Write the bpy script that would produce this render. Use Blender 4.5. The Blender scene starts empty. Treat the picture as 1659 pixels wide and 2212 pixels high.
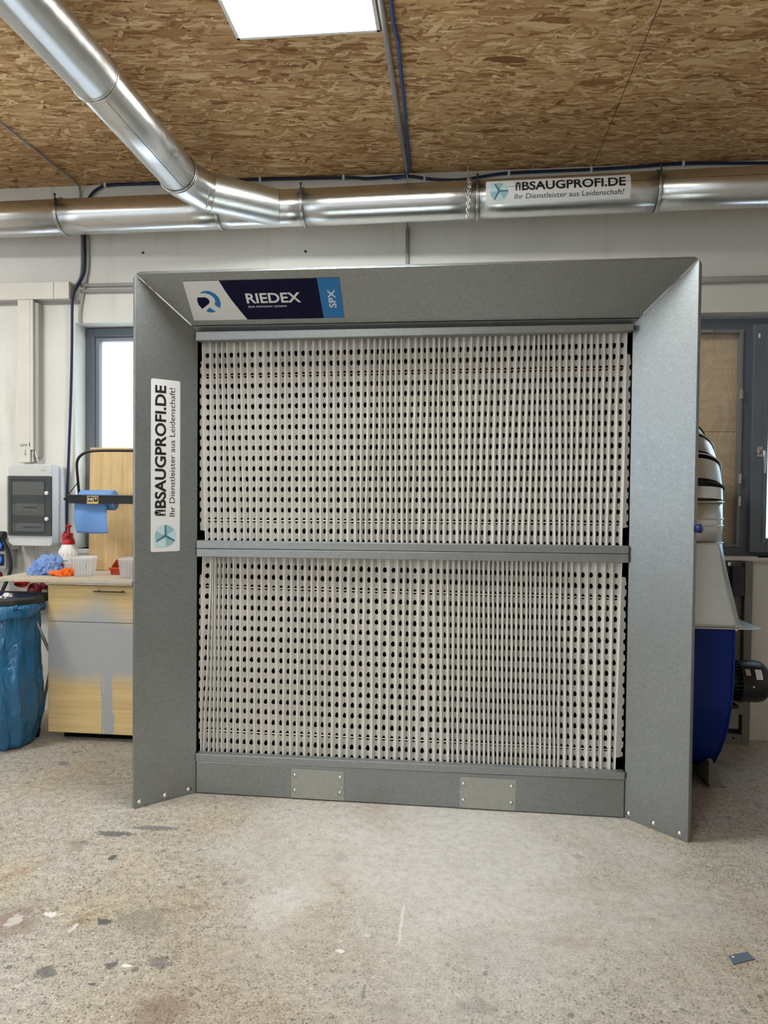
import bpy, bmesh, math, random
from mathutils import Vector, Matrix, Euler
random.seed(7)
PI = math.pi
scn = bpy.context.scene
COL = scn.collection

# ------------------------------------------------------------------ camera
cam_d = bpy.data.cameras.new('camera'); cam = bpy.data.objects.new('camera', cam_d); COL.objects.link(cam)
_r = Vector((0.99460198, 0.1033083, 0.00971109)); _u = Vector((-0.01203532, 0.02189851, 0.99968775)); _f = Vector((-0.10306338, 0.99440829, -0.02302365))
cam.matrix_world = Matrix(((_r.x, _u.x, -_f.x, 0.0), (_r.y, _u.y, -_f.y, -4.2001), (_r.z, _u.z, -_f.z, 1.38), (0, 0, 0, 1)))
cam_d.sensor_fit = 'VERTICAL'; cam_d.sensor_height = 36.0; cam_d.lens = 1518.64 / 2212 * 36.0
cam_d.clip_start = 0.02; cam_d.clip_end = 200
scn.camera = cam
# ------------------------------------------------------------------ exposure
scn.view_settings.view_transform = 'Standard'
scn.view_settings.look = 'None'
scn.view_settings.gamma = 1.0
scn.view_settings.use_curve_mapping = False
scn.view_settings.exposure = 0.46
scn.cycles.use_denoising = True
scn.cycles.max_bounces = 6
# ------------------------------------------------------------------ sky
world = bpy.data.worlds.new('overcast_sky'); scn.world = world; world.use_nodes = True
wb = world.node_tree.nodes['Background']; wb.inputs[0].default_value = (0.80, 0.90, 1.0, 1); wb.inputs[1].default_value = 2.6
PANEL = 36.0       # emission strength of the ceiling light panels
ROOM = dict(x0=-6.2, x1=3.4, y0=-8.6, y1=0.0, z=3.29)

def portal(name, loc, size, rot):
    d = bpy.data.lights.new(name, 'AREA'); d.shape = 'RECTANGLE'; d.size, d.size_y = size
    d.cycles.is_portal = True
    o = bpy.data.objects.new(name, d); o.location = loc; o.rotation_euler = rot; COL.objects.link(o)
portal('window_portal', (-1.8, 0.27, 1.74), (1.2, 1.45), (PI/2, 0, PI))
portal('window_portal', (2.1, 0.27, 1.74), (1.0, 1.45), (PI/2, 0, PI))
portal('side_window_portal', (-6.35, -2.95, 1.95), (3.3, 1.9), (PI/2, 0, -PI/2))
portal('added_opening_portal', (-4.1, -8.75, 1.5), (2.0, 3.0), (PI/2, 0, 0))  # portal of the unseen rear opening, added for cool daylight

# ------------------------------------------------------------------ materials
def mat(name, col=(.8, .8, .8), rough=.5, metal=0.0, spec=.5, emit=None, es=1.0, alpha=1.0, trans=0.0, noise=None, bump=None, coat=0.0, ior=1.45):
    m = bpy.data.materials.new(name); m.use_nodes = True
    nt = m.node_tree; b = nt.nodes['Principled BSDF']
    b.inputs['Base Color'].default_value = (*col, 1); b.inputs['Roughness'].default_value = rough
    b.inputs['Metallic'].default_value = metal; b.inputs['Specular IOR Level'].default_value = spec
    b.inputs['Coat Weight'].default_value = coat; b.inputs['IOR'].default_value = ior
    b.inputs['Transmission Weight'].default_value = trans; b.inputs['Alpha'].default_value = alpha
    if emit: b.inputs['Emission Color'].default_value = (*emit, 1); b.inputs['Emission Strength'].default_value = es
    if noise:   # (scale, amount) soft variation of the own colour
        s, a = noise[:2]
        tc = nt.nodes.new('ShaderNodeTexCoord'); n = nt.nodes.new('ShaderNodeTexNoise'); n.inputs['Scale'].default_value = s; n.inputs['Detail'].default_value = 5
        nt.links.new(tc.outputs['Object'], n.inputs['Vector'])
        r = nt.nodes.new('ShaderNodeValToRGB')
        r.color_ramp.elements[0].position = .3; r.color_ramp.elements[1].position = .7
        r.color_ramp.elements[0].color = (*[c*(1-a) for c in col], 1); r.color_ramp.elements[1].color = (*[min(1, c*(1+a)) for c in col], 1)
        nt.links.new(n.outputs['Fac'], r.inputs['Fac']); nt.links.new(r.outputs['Color'], b.inputs['Base Color'])
    if bump:
        s, st, dist = bump
        tc = nt.nodes.new('ShaderNodeTexCoord'); n = nt.nodes.new('ShaderNodeTexNoise'); n.inputs['Scale'].default_value = s; n.inputs['Detail'].default_value = 6
        nt.links.new(tc.outputs['Object'], n.inputs['Vector'])
        bp = nt.nodes.new('ShaderNodeBump'); bp.inputs['Strength'].default_value = st; bp.inputs['Distance'].default_value = dist
        nt.links.new(n.outputs['Fac'], bp.inputs['Height']); nt.links.new(bp.outputs['Normal'], b.inputs['Normal'])
    return m

class NT:
    """small node helper"""
    def __init__(s, m): s.nt = m.node_tree; s.b = s.nt.nodes['Principled BSDF']; s.tc = s.nt.nodes.new('ShaderNodeTexCoord').outputs['Object']
    def n(s, t, **k):
        o = s.nt.nodes.new('ShaderNode' + t)
        for a, v in k.items(): setattr(o, a, v)
        return o
    def l(s, a, b): s.nt.links.new(a, b)
    def mapping(s, sc=(1, 1, 1), rot=(0, 0, 0), loc=(0, 0, 0), src=None):
        m = s.n('Mapping'); m.inputs['Scale'].default_value = sc; m.inputs['Rotation'].default_value = rot; m.inputs['Location'].default_value = loc
        s.l(src or s.tc, m.inputs['Vector']); return m.outputs['Vector']
    def noise(s, vec, scale, detail=5, rough=.55, dist=0):
        n = s.n('TexNoise'); n.inputs['Scale'].default_value = scale; n.inputs['Detail'].default_value = detail
        n.inputs['Roughness'].default_value = rough; n.inputs['Distortion'].default_value = dist
        s.l(vec, n.inputs['Vector']); return n.outputs['Fac']
    def ramp(s, fac, stops, interp='LINEAR'):
        r = s.n('ValToRGB'); cr = r.color_ramp; cr.interpolation = interp
        while len(cr.elements) < len(stops): cr.elements.new(.5)
        for e, (p, c) in zip(cr.elements, stops):
            e.position = p; e.color = (*c, 1) if isinstance(c, tuple) else (c, c, c, 1)
        s.l(fac, r.inputs['Fac']); return r.outputs['Color']
    def mix(s, fac, a, b, mode='MIX'):
        m = s.n('MixRGB'); m.blend_type = mode
        for v, i in ((fac, 0), (a, 1), (b, 2)):
            if isinstance(v, (int, float)): m.inputs[i].default_value = v if i == 0 else (v, v, v, 1)
            elif isinstance(v, tuple): m.inputs[i].default_value = (*v, 1)
            else: s.l(v, m.inputs[i])
        return m.outputs['Color']
    def math(s, op, a, b=0.0, c=0.0):
        m = s.n('Math'); m.operation = op
        for i, v in enumerate((a, b, c)):
            if isinstance(v, (int, float)): m.inputs[i].default_value = v
            else: s.l(v, m.inputs[i])
        return m.outputs[0]
    def bump(s, h, st, d):
        b = s.n('Bump'); b.inputs['Strength'].default_value = st; b.inputs['Distance'].default_value = d
        s.l(h, b.inputs['Height']); s.l(b.outputs['Normal'], s.b.inputs['Normal'])

M = {}
# --- OSB ceiling board
m = M['osb'] = mat('osb_board', (.35, .24, .13), .75, spec=.2); h = NT(m)
wv = h.n('TexNoise'); wv.inputs['Scale'].default_value = 11; wv.inputs['Detail'].default_value = 8; wv.inputs['Roughness'].default_value = .65; h.l(h.tc, wv.inputs['Vector'])
vm = h.n('VectorMath'); vm.operation = 'MULTIPLY_ADD'; h.l(wv.outputs['Color'], vm.inputs[0]); vm.inputs[1].default_value = (.09, .05, 0); h.l(h.tc, vm.inputs[2])
warp = vm.outputs[0]
def flake(sc, rot, loc):
    rv = h.mapping((1, 1, 1), (0, 0, rot), loc, warp)
    v = h.n('TexVoronoi'); v.feature = 'F1'; v.inputs['Scale'].default_value = 1
    h.l(h.mapping(sc, src=rv), v.inputs['Vector'])
    ed = None
    if sc[1] in (44, 60, 80, 30):
        e = h.n('TexVoronoi'); e.feature = 'DISTANCE_TO_EDGE'; e.inputs['Scale'].default_value = 1
        h.l(h.mapping(sc, src=rv), e.inputs['Vector']); ed = e.outputs['Distance']
    sx = h.n('SeparateColor'); h.l(v.outputs['Color'], sx.inputs[0])
    fb_ = h.noise(h.mapping((sc[0]*1.2, sc[1]*6, 1), src=rv), 1.0, 3, .6)
    return sx.outputs[0], sx.outputs[1], ed, fb_
stops = [(0, (.24, .11, .045)), (.14, (.42, .23, .10)), (.45, (.56, .355, .17)), (.78, (.68, .47, .245)), (1, (.86, .66, .40))]
layers = [((9, 44, 1), .04, (0, 0, 0), 0), ((11, 60, 1), -.28, (3, 7, 0), .50), ((10, 52, 1), .36, (9, 2, 0), .58), ((12, 80, 1), .12, (5, 5, 0), .50), ((14, 60, 1), -.75, (1, 9, 0), .80), ((12, 56, 1), .95, (8, 8, 0), .82), ((13, 90, 1), -.12, (4, 1, 0), .62), ((7, 30, 1), -.10, (2, 4, 0), .90)]
col = None; edge = None
for sc_, ro_, lo_, thr in layers:
    q0, q1, qe, fb = flake(sc_, ro_, lo_)
    c_ = h.mix(1.0, h.ramp(q0, stops), h.ramp(fb, [(.3, .80), (.7, 1.12)]), 'MULTIPLY')
    if qe is not None: c_ = h.mix(1.0, c_, h.ramp(qe, [(0, .60), (.05, 1.0)]), 'MULTIPLY')
    col = c_ if col is None else h.mix(h.math('GREATER_THAN', q1, thr), col, c_)
fib = fb
big = h.noise(h.tc, 1.3, 3)
col = h.mix(1.0, col, h.ramp(big, [(.35, (.86, .82, .80)), (.65, (1.08, 1.06, 1.02))]), 'MULTIPLY')
dk = h.noise(h.mapping((22, 60, 1), (0, 0, .2)), 1.0, 5, .7)
col = h.mix(1.0, col, h.ramp(dk, [(.30, .45), (.36, 1.0)]), 'MULTIPLY')
# board joints
xyz = h.n('SeparateXYZ'); h.l(h.tc, xyz.inputs[0]); X, Y = xyz.outputs[0], xyz.outputs[1]
j1 = h.math('LESS_THAN', h.math('ABSOLUTE', h.math('SUBTRACT', X, .757)), .0016)
j2 = h.math('MULTIPLY', h.math('LESS_THAN', h.math('ABSOLUTE', h.math('SUBTRACT', Y, -.578)), .0014), h.math('GREATER_THAN', X, .757))
j3 = h.math('LESS_THAN', h.math('ABSOLUTE', h.math('SUBTRACT', X, -1.743)), .0012)
j = h.math('MAXIMUM', j1, h.math('MAXIMUM', j2, j3))
col = h.mix(j, col, (.05, .03, .02))
h.l(col, h.b.inputs['Base Color']); h.bump(fib, .25, .002)

# --- concrete floor
m = M['concrete'] = mat('worn_concrete', (.42, .39, .35), .62, spec=.35); h = NT(m)
n1 = h.noise(h.tc, .9, 4, .6); n2 = h.noise(h.mapping((1, 1, 1), (0, 0, 0), (4, 4, 0)), 2.6, 5, .6, .6); n3 = h.math('ADD', h.math('MULTIPLY', h.noise(h.tc, 150, 4, .8), .55), h.math('MULTIPLY', h.noise(h.tc, 31, 6, .85), .45)); n4 = h.noise(h.mapping((1, 1, 1), (0, 0, 0), (9, 1, 0)), 1.6, 3)
col = h.ramp(n3, [(.38, (.12, .105, .09)), (.455, (.36, .33, .285)), (.53, (.53, .49, .44)), (.62, (.74, .70, .64))])
tint = h.ramp(n1, [(.36, (.90, .83, .74)), (.5, (.98, .96, .93)), (.64, (1.05, 1.05, 1.07))])
col = h.mix(1.0, col, tint, 'MULTIPLY')
sand = h.ramp(n4, [(.52, (1, 1, 1)), (.70, (1.05, .98, .84))]); col = h.mix(1.0, col, sand, 'MULTIPLY')
stain = h.ramp(n2, [(.30, (.72, .62, .55)), (.40, (1, 1, 1))]); col = h.mix(1.0, col, stain, 'MULTIPLY')
# aggregate pits, dark chips and light chips
def chips(scale, loc, thr, keep):
    v = h.n('TexVoronoi'); v.inputs['Scale'].default_value = scale; v.inputs['Randomness'].default_value = 1
    nn = h.n('TexNoise'); nn.inputs['Scale'].default_value = scale*1.5; h.l(h.tc, nn.inputs['Vector'])
    vm2 = h.n('VectorMath'); vm2.operation = 'MULTIPLY_ADD'; h.l(nn.outputs['Color'], vm2.inputs[0]); vm2.inputs[1].default_value = (.6/scale,)*3; h.l(h.mapping((1, 1, 1), (0, 0, 0), loc), vm2.inputs[2])
    h.l(vm2.outputs[0], v.inputs['Vector'])
    sx = h.n('SeparateColor'); h.l(v.outputs['Color'], sx.inputs[0])
    rad = h.math('MULTIPLY', sx.outputs[1], thr)
    return h.math('MULTIPLY', h.math('LESS_THAN', v.outputs['Distance'], rad), h.math('GREATER_THAN', sx.outputs[0], keep))
col = h.mix(h.math('MULTIPLY', chips(95, (1, 0, 0), .42, .45), .72), col, (.10, .09, .08))
col = h.mix(h.math('MULTIPLY', chips(30, (2, 5, 0), .30, .80), .75), col, (.15, .14, .135))
col = h.mix(h.math('MULTIPLY', chips(42, (7, 3, 0), .26, .90), .6), col, (.78, .75, .70))
col = h.mix(h.math('MULTIPLY', chips(6.5, (3, 8, 0), .20, .86), .6), col, (.14, .15, .165))
col = h.mix(h.math('MULTIPLY', chips(9, (11, 2, 0), .13, .90), .8), col, (.72, .70, .66))
# worn scuff band of fine pits in front of the booth
sc_ = h.noise(h.mapping((3, 9, 1), (0, 0, .5)), 1.0, 5, .6)
pits = h.math('MULTIPLY', h.math('LESS_THAN', h.noise(h.tc, 120, 3, .7), .43), h.math('GREATER_THAN', sc_, .53))
col = h.mix(h.math('MULTIPLY', pits, .55), col, (.16, .145, .125))
# individual stains, paint smears and bare patches: x, y, half width, half depth, kind, strength
STAINS = [(-0.778, -2.427, 0.092, 0.073, 'r', 0.55), (-1.403, -2.101, 0.111, 0.162, 'r', 0.5), (-0.981, -2.038, 0.142, 0.104, 'g', 0.4), (-1.368, -1.509, 0.103, 0.025, 'd', 0.75), (-1.203, -1.44, 0.091, 0.025, 'd', 0.6), (-1.109, -2.07, 0.026, 0.021, 'd', 0.85), (-0.989, -2.268, 0.017, 0.025, 'd', 0.75), (-0.854, -2.239, 0.043, 0.026, 'd', 0.5), (-1.167, -2.317, 0.037, 0.026, 'd', 0.65), (-1.002, -2.349, 0.013, 0.009, 'd', 0.8), (0.098, -2.179, 0.01, 0.016, 'd', 0.9), (-0.242, -2.284, 0.005, 0.044, 'd', 0.7), (0.064, -2.311, 0.076, 0.044, 'g', 0.5), (-0.162, -1.952, 0.006, 0.109, 'l', 0.6), (-0.941, -2.266, 0.022, 0.009, 'l', 0.85), (-1.305, -2.054, 0.033, 0.014, 'l', 0.8), (-1.402, -2.091, 0.024, 0.034, 'l', 0.45), (-1.192, -2.112, 0.009, 0.023, 'l', 0.6), (-0.803, -1.81, 0.017, 0.015, 'd', 0.7), (-0.596, -1.926, 0.101, 0.126, 'w', 0.30), (-0.522, -1.835, 0.113, 0.089, 'w', 0.25), (-0.374, -1.632, 0.208, 0.213, 'p', 0.5), (0.038, -1.677, 0.201, 0.199, 'p', 0.35), (0.321, -2.002, 0.174, 0.033, 'r', 0.35), (0.608, -1.86, 0.122, 0.028, 'r', 0.35), (-0.164, -2.364, 0.075, 0.052, 'g', 0.45), (-1.282, -1.686, 0.014, 0.019, 'd', 0.85), (-1.452, -1.588, 0.025, 0.016, 'd', 0.6), (-1.073, -1.717, 0.017, 0.021, 'g', 0.5), (0.174, -2.075, 0.21, 0.115, 'g', 0.22), (-0.847, -1.962, 0.028, 0.022, 'g', 0.6), (0.138, -1.473, 0.032, 0.022, 'g', 0.5)]
KIND = dict(w=(.80, .79, .79), r=(.22, .13, .11), g=(.19, .17, .15), d=(.07, .075, .085), l=(.88, .87, .84), p=(.24, .23, .18))
nA = h.noise(h.tc, 6, 5, .7); nB = h.noise(h.tc, 34, 5, .75)
xs_ = h.n('SeparateXYZ'); h.l(h.tc, xs_.inputs[0])
for (sx_, sy_, rx_, ry_, kd, st_) in STAINS:
    ax = h.math('MULTIPLY', h.math('SUBTRACT', xs_.outputs[0], sx_), 1/rx_); ay = h.math('MULTIPLY', h.math('SUBTRACT', xs_.outputs[1], sy_), 1/ry_)
    dd_ = h.math('SQRT', h.math('ADD', h.math('MULTIPLY', ax, ax), h.math('MULTIPLY', ay, ay)))
    dd_ = h.math('ADD', dd_, h.math('MULTIPLY', h.math('SUBTRACT', nA, .5), 2.2)); dd_ = h.math('ADD', dd_, h.math('MULTIPLY', h.math('SUBTRACT', nB, .5), 3.2 if kd in 'pld' else 1.6))
    if kd == 'p':
        pm_ = h.math('MULTIPLY', h.ramp(dd_, [(.5, 1.0), (1.4, 0.0)]), h.math('LESS_THAN', h.noise(h.mapping((1, 1.4, 1)), 75, 6, .85), .46)); col = h.mix(h.math('MULTIPLY', pm_, .45), col, (.24, .22, .18)); continue
    col = h.mix(h.ramp(dd_, [(.45, st_), (1.25, 0.0)] if kd in 'rgw' else [(.75, st_), (.92, 0.0)]), col, KIND[kd])
# light dust rubbed into the floor in front of the booth
xyz = h.n('SeparateXYZ'); h.l(h.tc, xyz.inputs[0])
dx = h.math('MULTIPLY', h.math('SUBTRACT', xyz.outputs[0], .05), .95); dy = h.math('SUBTRACT', xyz.outputs[1], -1.55)
rr = h.math('SQRT', h.math('ADD', h.math('MULTIPLY', dx, dx), h.math('MULTIPLY', dy, dy)))
rr = h.math('ADD', rr, h.math('MULTIPLY', h.math('SUBTRACT', n2, .5), 1.2))
dust = h.math('MULTIPLY', h.ramp(rr, [(.25, .85), (1.25, 0.0)]), h.ramp(h.noise(h.tc, 23, 6, .85), [(.36, .45), (.62, 1.0)]))
col = h.mix(dust, col, (.74, .725, .71))
h.l(col, h.b.inputs['Base Color'])
h.l(h.ramp(n2, [(.3, .50), (.7, .70)]), h.b.inputs['Roughness'])
h.bump(h.math('ADD', n3, h.math('MULTIPLY', n2, .6)), .35, .004)

# --- painted rough plaster walls
def plaster(name, col, dirt=.10, bs=.4):
    m = mat(name, col, .85, spec=.2); h = NT(m)
    n1 = h.noise(h.tc, 1.4, 4); n2 = h.noise(h.tc, 26, 6, .6); n3 = h.noise(h.mapping((9, 9, 1.4)), 1.0, 4)
    c = h.ramp(n1, [(.3, tuple(x*(1-dirt) for x in col)), (.7, tuple(min(1, x*1.04) for x in col))])
    c = h.mix(1.0, c, h.ramp(n3, [(.25, (.88, .86, .82)), (.42, (1, 1, 1))]), 'MULTIPLY')
    cr = h.noise(h.tc, 7, 6, .75, 1.5)
    c = h.mix(1.0, c, h.ramp(h.math('ABSOLUTE', h.math('SUBTRACT', cr, .36)), [(0, .72), (.004, 1.0)]), 'MULTIPLY')
    h.l(c, h.b.inputs['Base Color']); h.bump(h.math('ADD', n2, h.math('MULTIPLY', h.noise(h.tc, 90, 4), .5)), bs, .006)
    return m
M['wall'] = plaster('white_wall_paint', (.74, .73, .69))
M['reveal'] = plaster('smooth_reveal_paint', (.74, .74, .73), .05, .15)
# --- galvanised / painted metals
def galv(name, col, rough, metal, sp=90, amt=.10, br=.0):
    m = mat(name, col, rough, metal); h = NT(m)
    v = h.n('TexVoronoi'); v.inputs['Scale'].default_value = sp; v.feature = 'SMOOTH_F1'
    nn = h.n('TexNoise'); nn.inputs['Scale'].default_value = sp*.7; nn.inputs['Detail'].default_value = 3; h.l(h.tc, nn.inputs['Vector'])
    vm2 = h.n('VectorMath'); vm2.operation = 'MULTIPLY_ADD'; h.l(nn.outputs['Color'], vm2.inputs[0]); vm2.inputs[1].default_value = (1.2/sp,)*3; h.l(h.tc, vm2.inputs[2]); h.l(vm2.outputs[0], v.inputs['Vector'])
    sx = h.n('SeparateColor'); h.l(v.outputs['Color'], sx.inputs[0])
    c = h.ramp(sx.outputs[0], [(.0, tuple(x*(1-amt) for x in col)), (1, tuple(min(1, x*(1+amt)) for x in col))])
    n1 = h.noise(h.tc, 3, 4)
    c = h.mix(1.0, c, h.ramp(n1, [(.3, .95), (.7, 1.04)]), 'MULTIPLY')
    h.l(c, h.b.inputs['Base Color'])
    h.l(h.ramp(sx.outputs[1], [(0, rough*.88), (1, min(1, rough*1.12))]), h.b.inputs['Roughness'])
    if br: h.bump(n1, br, .01)
    return m
M['booth'] = galv('grey_galvanised_sheet', (.31, .335, .34), .38, .85, 170, .10)
M['booth_edge'] = galv('bright_sheet_edge', (.33, .35, .355), .44, .7, 170, .08)
M['plate'] = galv('bright_zinc_plate', (.43, .44, .41), .42, .65, 200, .10)
M['duct'] = galv('galvanised_duct', (.68, .69, .69), .34, 1.0, 60, .03)
M['duct_plain'] = galv('galvanised_sheet_metal', (.62, .635, .635), .36, 1.0, 60, .03)
tg = M['duct'].node_tree.nodes.new('ShaderNodeTangent'); tg.direction_type = 'UV_MAP'; pb_ = M['duct'].node_tree.nodes['Principled BSDF']
pb_.inputs['Anisotropic'].default_value = .85; M['duct'].node_tree.links.new(tg.outputs[0], pb_.inputs['Tangent'])
M['duct_dark'] = mat('duct_seam', (.06, .06, .06), .5, .5)
M['ring'] = mat('zinc_ring', (.62, .61, .58), .25, 1.0)
M['steel'] = mat('bright_steel', (.72, .72, .70), .22, 1.0)
M['darksteel'] = mat('dark_steel', (.045, .045, .045), .4, .4)
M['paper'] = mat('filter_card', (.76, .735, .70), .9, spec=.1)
M['paper_ridge_lit'] = mat('filter_card_ridge_lit', (.90, .885, .85), .9, spec=.1)  # same card in a lighter colour: light caught on the rounded folds
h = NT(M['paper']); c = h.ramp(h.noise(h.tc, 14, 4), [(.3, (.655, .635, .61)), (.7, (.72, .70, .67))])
xp = h.n('SeparateXYZ'); h.l(h.tc, xp.inputs[0])
for gx, gz, gr in ((.08, .55, .40), (-.45, .25, .45)):      # faint lime overspray caught by the card
    ax = h.math('SUBTRACT', xp.outputs[0], gx); az = h.math('SUBTRACT', xp.outputs[2], gz)
    c = h.mix(h.ramp(h.math('SQRT', h.math('ADD', h.math('MULTIPLY', ax, ax), h.math('MULTIPLY', az, az))), [(.05, .10), (gr, 0.0)]), c, (.66, .70, .40))
h.l(c, h.b.inputs['Base Color'])
M['void'] = mat('black_interior', (.008, .008, .008), .9, spec=.05)
M['white_wire'] = mat('white_cord', (.92, .89, .86), .6)
M['red_wire'] = mat('red_white_cord', (.62, .36, .34), .6)
M['white'] = mat('white_vinyl', (.72, .72, .72), .35)
M['ink'] = mat('black_ink', (.012, .012, .014), .45)
M['navy'] = mat('navy_vinyl', (.006, .006, .030), .6, spec=.15)
M['blue_print'] = mat('blue_vinyl', (.01, .17, .45), .35)
M['teal_l'] = mat('pale_teal_vinyl', (.50, .66, .68), .4)
M['teal_m'] = mat('mid_teal_vinyl', (.27, .46, .50), .4)
M['teal_d'] = mat('dark_teal_vinyl', (.065, .17, .23), .4)
M['winframe'] = mat('slate_grey_upvc', (.15, .175, .22), .45, noise=(6, .05))
M['winframe_l'] = mat('light_frame_edge', (.22, .235, .26), .4)
M['glass'] = mat('clear_glass', (.95, .98, 1), .02, trans=1.0, ior=1.02)
M['led'] = mat('led_diffuser', (1, 1, 1), .5, emit=(.97, 1.0, .965), es=PANEL)
M['whiteplastic'] = mat('white_plastic', (.74, .74, .72), .4)
M['greyplastic'] = mat('light_grey_plastic', (.58, .585, .58), .42, noise=(5, .03))
M['trunk'] = mat('cream_trunking_plastic', (.68, .65, .585), .45, noise=(4, .05))
M['trunk_side'] = mat('grey_trunking_plastic', (.40, .385, .36), .5)
M['conduit'] = mat('grey_conduit_plastic', (.36, .345, .33), .5)
M['bluecable'] = mat('blue_cable_rubber', (.012, .055, .22), .4)
M['darkblue'] = mat('dark_blue_cable', (.008, .018, .06), .45)
M['blackrubber'] = mat('black_rubber', (.012, .012, .012), .5)
M['smoke'] = mat('smoked_acrylic', (.10, .11, .11), .08, alpha=.45)
M['fanblue'] = mat('deep_blue_enamel', (.001, .018, .20), .4, spec=.3)
M['black'] = mat('black_enamel', (.010, .010, .011), .32)
M['knob'] = mat('blue_knob_plastic', (.012, .02, .17), .3)
M['paperblue'] = mat('blue_paper', (.15, .31, .66), .85, noise=(60, .05), bump=(300, .3, .001))
M['cloth_blue'] = mat('blue_nitrile', (.17, .29, .60), .5)
M['orange'] = mat('orange_rubber', (.85, .16, .012), .5)
M['red'] = mat('red_plastic', (.48, .022, .02), .35)
M['darkred'] = mat('dark_red_plastic', (.20, .008, .018), .4)
M['redbox'] = mat('orange_red_plastic', (.52, .06, .022), .4)
M['socketblue'] = mat('blue_socket_plastic', (.04, .20, .75), .4)
M['tin'] = mat('tin_can', (.55, .53, .50), .3, .8)
M['cup'] = mat('frosted_cup_plastic', (.90, .92, .95), .15, alpha=.30)
M['greymetal'] = mat('grey_panel_paint', (.20, .20, .185), .5, noise=(7, .10))
M['anthracite'] = mat('anthracite_plastic', (.028, .032, .038), .5)
M['mech'] = mat('rubbish_dark_plastic', (.035, .034, .032), .55)
M['alu'] = mat('aluminium', (.55, .55, .54), .35, .9)
M['yellow'] = mat('yellow_label', (.62, .40, .10), .5)
M['brass'] = mat('chip_bluegrey', (.13, .17, .22), .5, .3)
M['grit'] = mat('pale_chip', (.8, .79, .75), .7)
M['dark_hole'] = mat('wall_plug_hole', (.06, .055, .05), .7)
# bag
m = M['bag'] = mat('blue_bin_bag', (.012, .135, .30), .20, spec=.8, trans=0); h = NT(m)
h.bump(h.noise(h.mapping((2.2, 2.2, 1.3)), 4.5, 3, .5, .8), .8, .05)
# woods
def wood(name, c1, c2, sc, axis_scale, rough=.55, ribs=0):
    m = mat(name, c1, rough, spec=.3); h = NT(m)
    g = h.noise(h.mapping(axis_scale), sc, 5, .55, .3)
    c = h.ramp(g, [(.28, c2), (.62, c1)])
    f = h.noise(h.mapping(tuple(a*5 for a in axis_scale)), sc, 3)
    c = h.mix(1.0, c, h.ramp(f, [(.3, .86), (.7, 1.05)]), 'MULTIPLY')
    return m, h, c
m, h, c = wood('pale_striped_laminate', (.74, .53, .27), (.60, .40, .18), 1.0, (38, 38, .5)); h.l(c, h.b.inputs['Base Color']); M['bamboo'] = m
# plywood with flowing veneer rings
m = mat('birch_plywood', (.5, .4, .28), .55); h = NT(m)
w = h.n('TexNoise'); w.inputs['Scale'].default_value = 1.9; w.inputs['Detail'].default_value = 2; w.inputs['Distortion'].default_value = .8
h.l(h.mapping((1.5, 1.5, 1)), w.inputs['Vector'])
rings = h.math('SINE', h.math('MULTIPLY', w.outputs['Fac'], 170))
c = h.ramp(h.math('MULTIPLY_ADD', rings, .5, .5), [(0, (.60, .475, .33)), (.6, (.66, .53, .375)), (1, (.68, .55, .395))])
c = h.mix(1.0, c, h.ramp(h.noise(h.mapping((3, 3, 30)), 1.0, 4), [(.3, .9), (.7, 1.06)]), 'MULTIPLY')
xyz = h.n('SeparateXYZ'); h.l(h.tc, xyz.inputs[0])
jj = h.math('LESS_THAN', h.math('ABSOLUTE', h.math('SUBTRACT', xyz.outputs[2], .728)), .0016)
c = h.mix(jj, c, (.15, .11, .08)); h.l(c, h.b.inputs['Base Color']); M['ply'] = m
# worktop: bare plywood, dirty
m, h, c = wood('worn_plywood_top', (.66, .55, .40), (.48, .38, .26), 1.0, (5, 30, 30), .6)
c = h.mix(h.ramp(h.noise(h.tc, 9, 5), [(.45, .0), (.62, .6)]), c, (.55, .53, .50)); h.l(c, h.b.inputs['Base Color']); M['worktop'] = m
# cabinet front: yellow laminate with a cloud of grey primer sprayed over it
m, h, c = wood('laminate_with_grey_overspray', (.82, .62, .31), (.66, .46, .21), 1.0, (.8, .8, 34))
xyz = h.n('SeparateXYZ'); h.l(h.tc, xyz.inputs[0]); X, Z = xyz.outputs[0], xyz.outputs[2]
nz = h.noise(h.tc, 5, 3)
# main cloud: centre (-1.97, .56), wide; plus a brushed smear downwards at x=-1.9
zz = h.math('ADD', Z, h.math('MULTIPLY', h.math('SUBTRACT', nz, .5), .14))
up = h.ramp(zz, [(.30, 0.0), (.42, 1.0)])
dxl = h.math('ABSOLUTE', h.math('SUBTRACT', X, .03))
topz = h.math('SUBTRACT', zz, h.math('MULTIPLY', h.math('SUBTRACT', .30, dxl), .48))
dn = h.ramp(topz, [(.56, 1.0), (.72, 0.0)])
cloud = h.math('MULTIPLY', up, dn)
edgen = h.noise(h.mapping((60, 60, 4)), 1.0, 4)
sm = h.math('LESS_THAN', h.math('ABSOLUTE', h.math('ADD', h.math('SUBTRACT', X, .095), h.math('MULTIPLY', h.math('SUBTRACT', edgen, .5), .11))), .032)
sm = h.math('MULTIPLY', sm, h.math('LESS_THAN', Z, .5))
fac = h.math('MINIMUM', h.math('MAXIMUM', cloud, sm), .93)
c = h.mix(fac, c, (.40, .43, .47)); h.l(c, h.b.inputs['Base Color']); M['cabfront'] = m
# patterned window glass (relief / frosted)
def patglass(name, scale, tint):
    m = mat(name, tint, .25, trans=1.0, ior=1.2); h = NT(m)
    v = h.n('TexVoronoi'); v.inputs['Scale'].default_value = scale; v.inputs['Randomness'].default_value = .15; h.l(h.mapping((1, 1, .8)), v.inputs['Vector'])
    h.bump(v.outputs['Distance'], 1.0, .01); return m
M['relief'] = patglass('drop_relief_glass', 55, (.55, .78, .92))
M['frost'] = mat('frosted_glass', (.93, .97, 1), .5, trans=1.0, ior=1.15)

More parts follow.
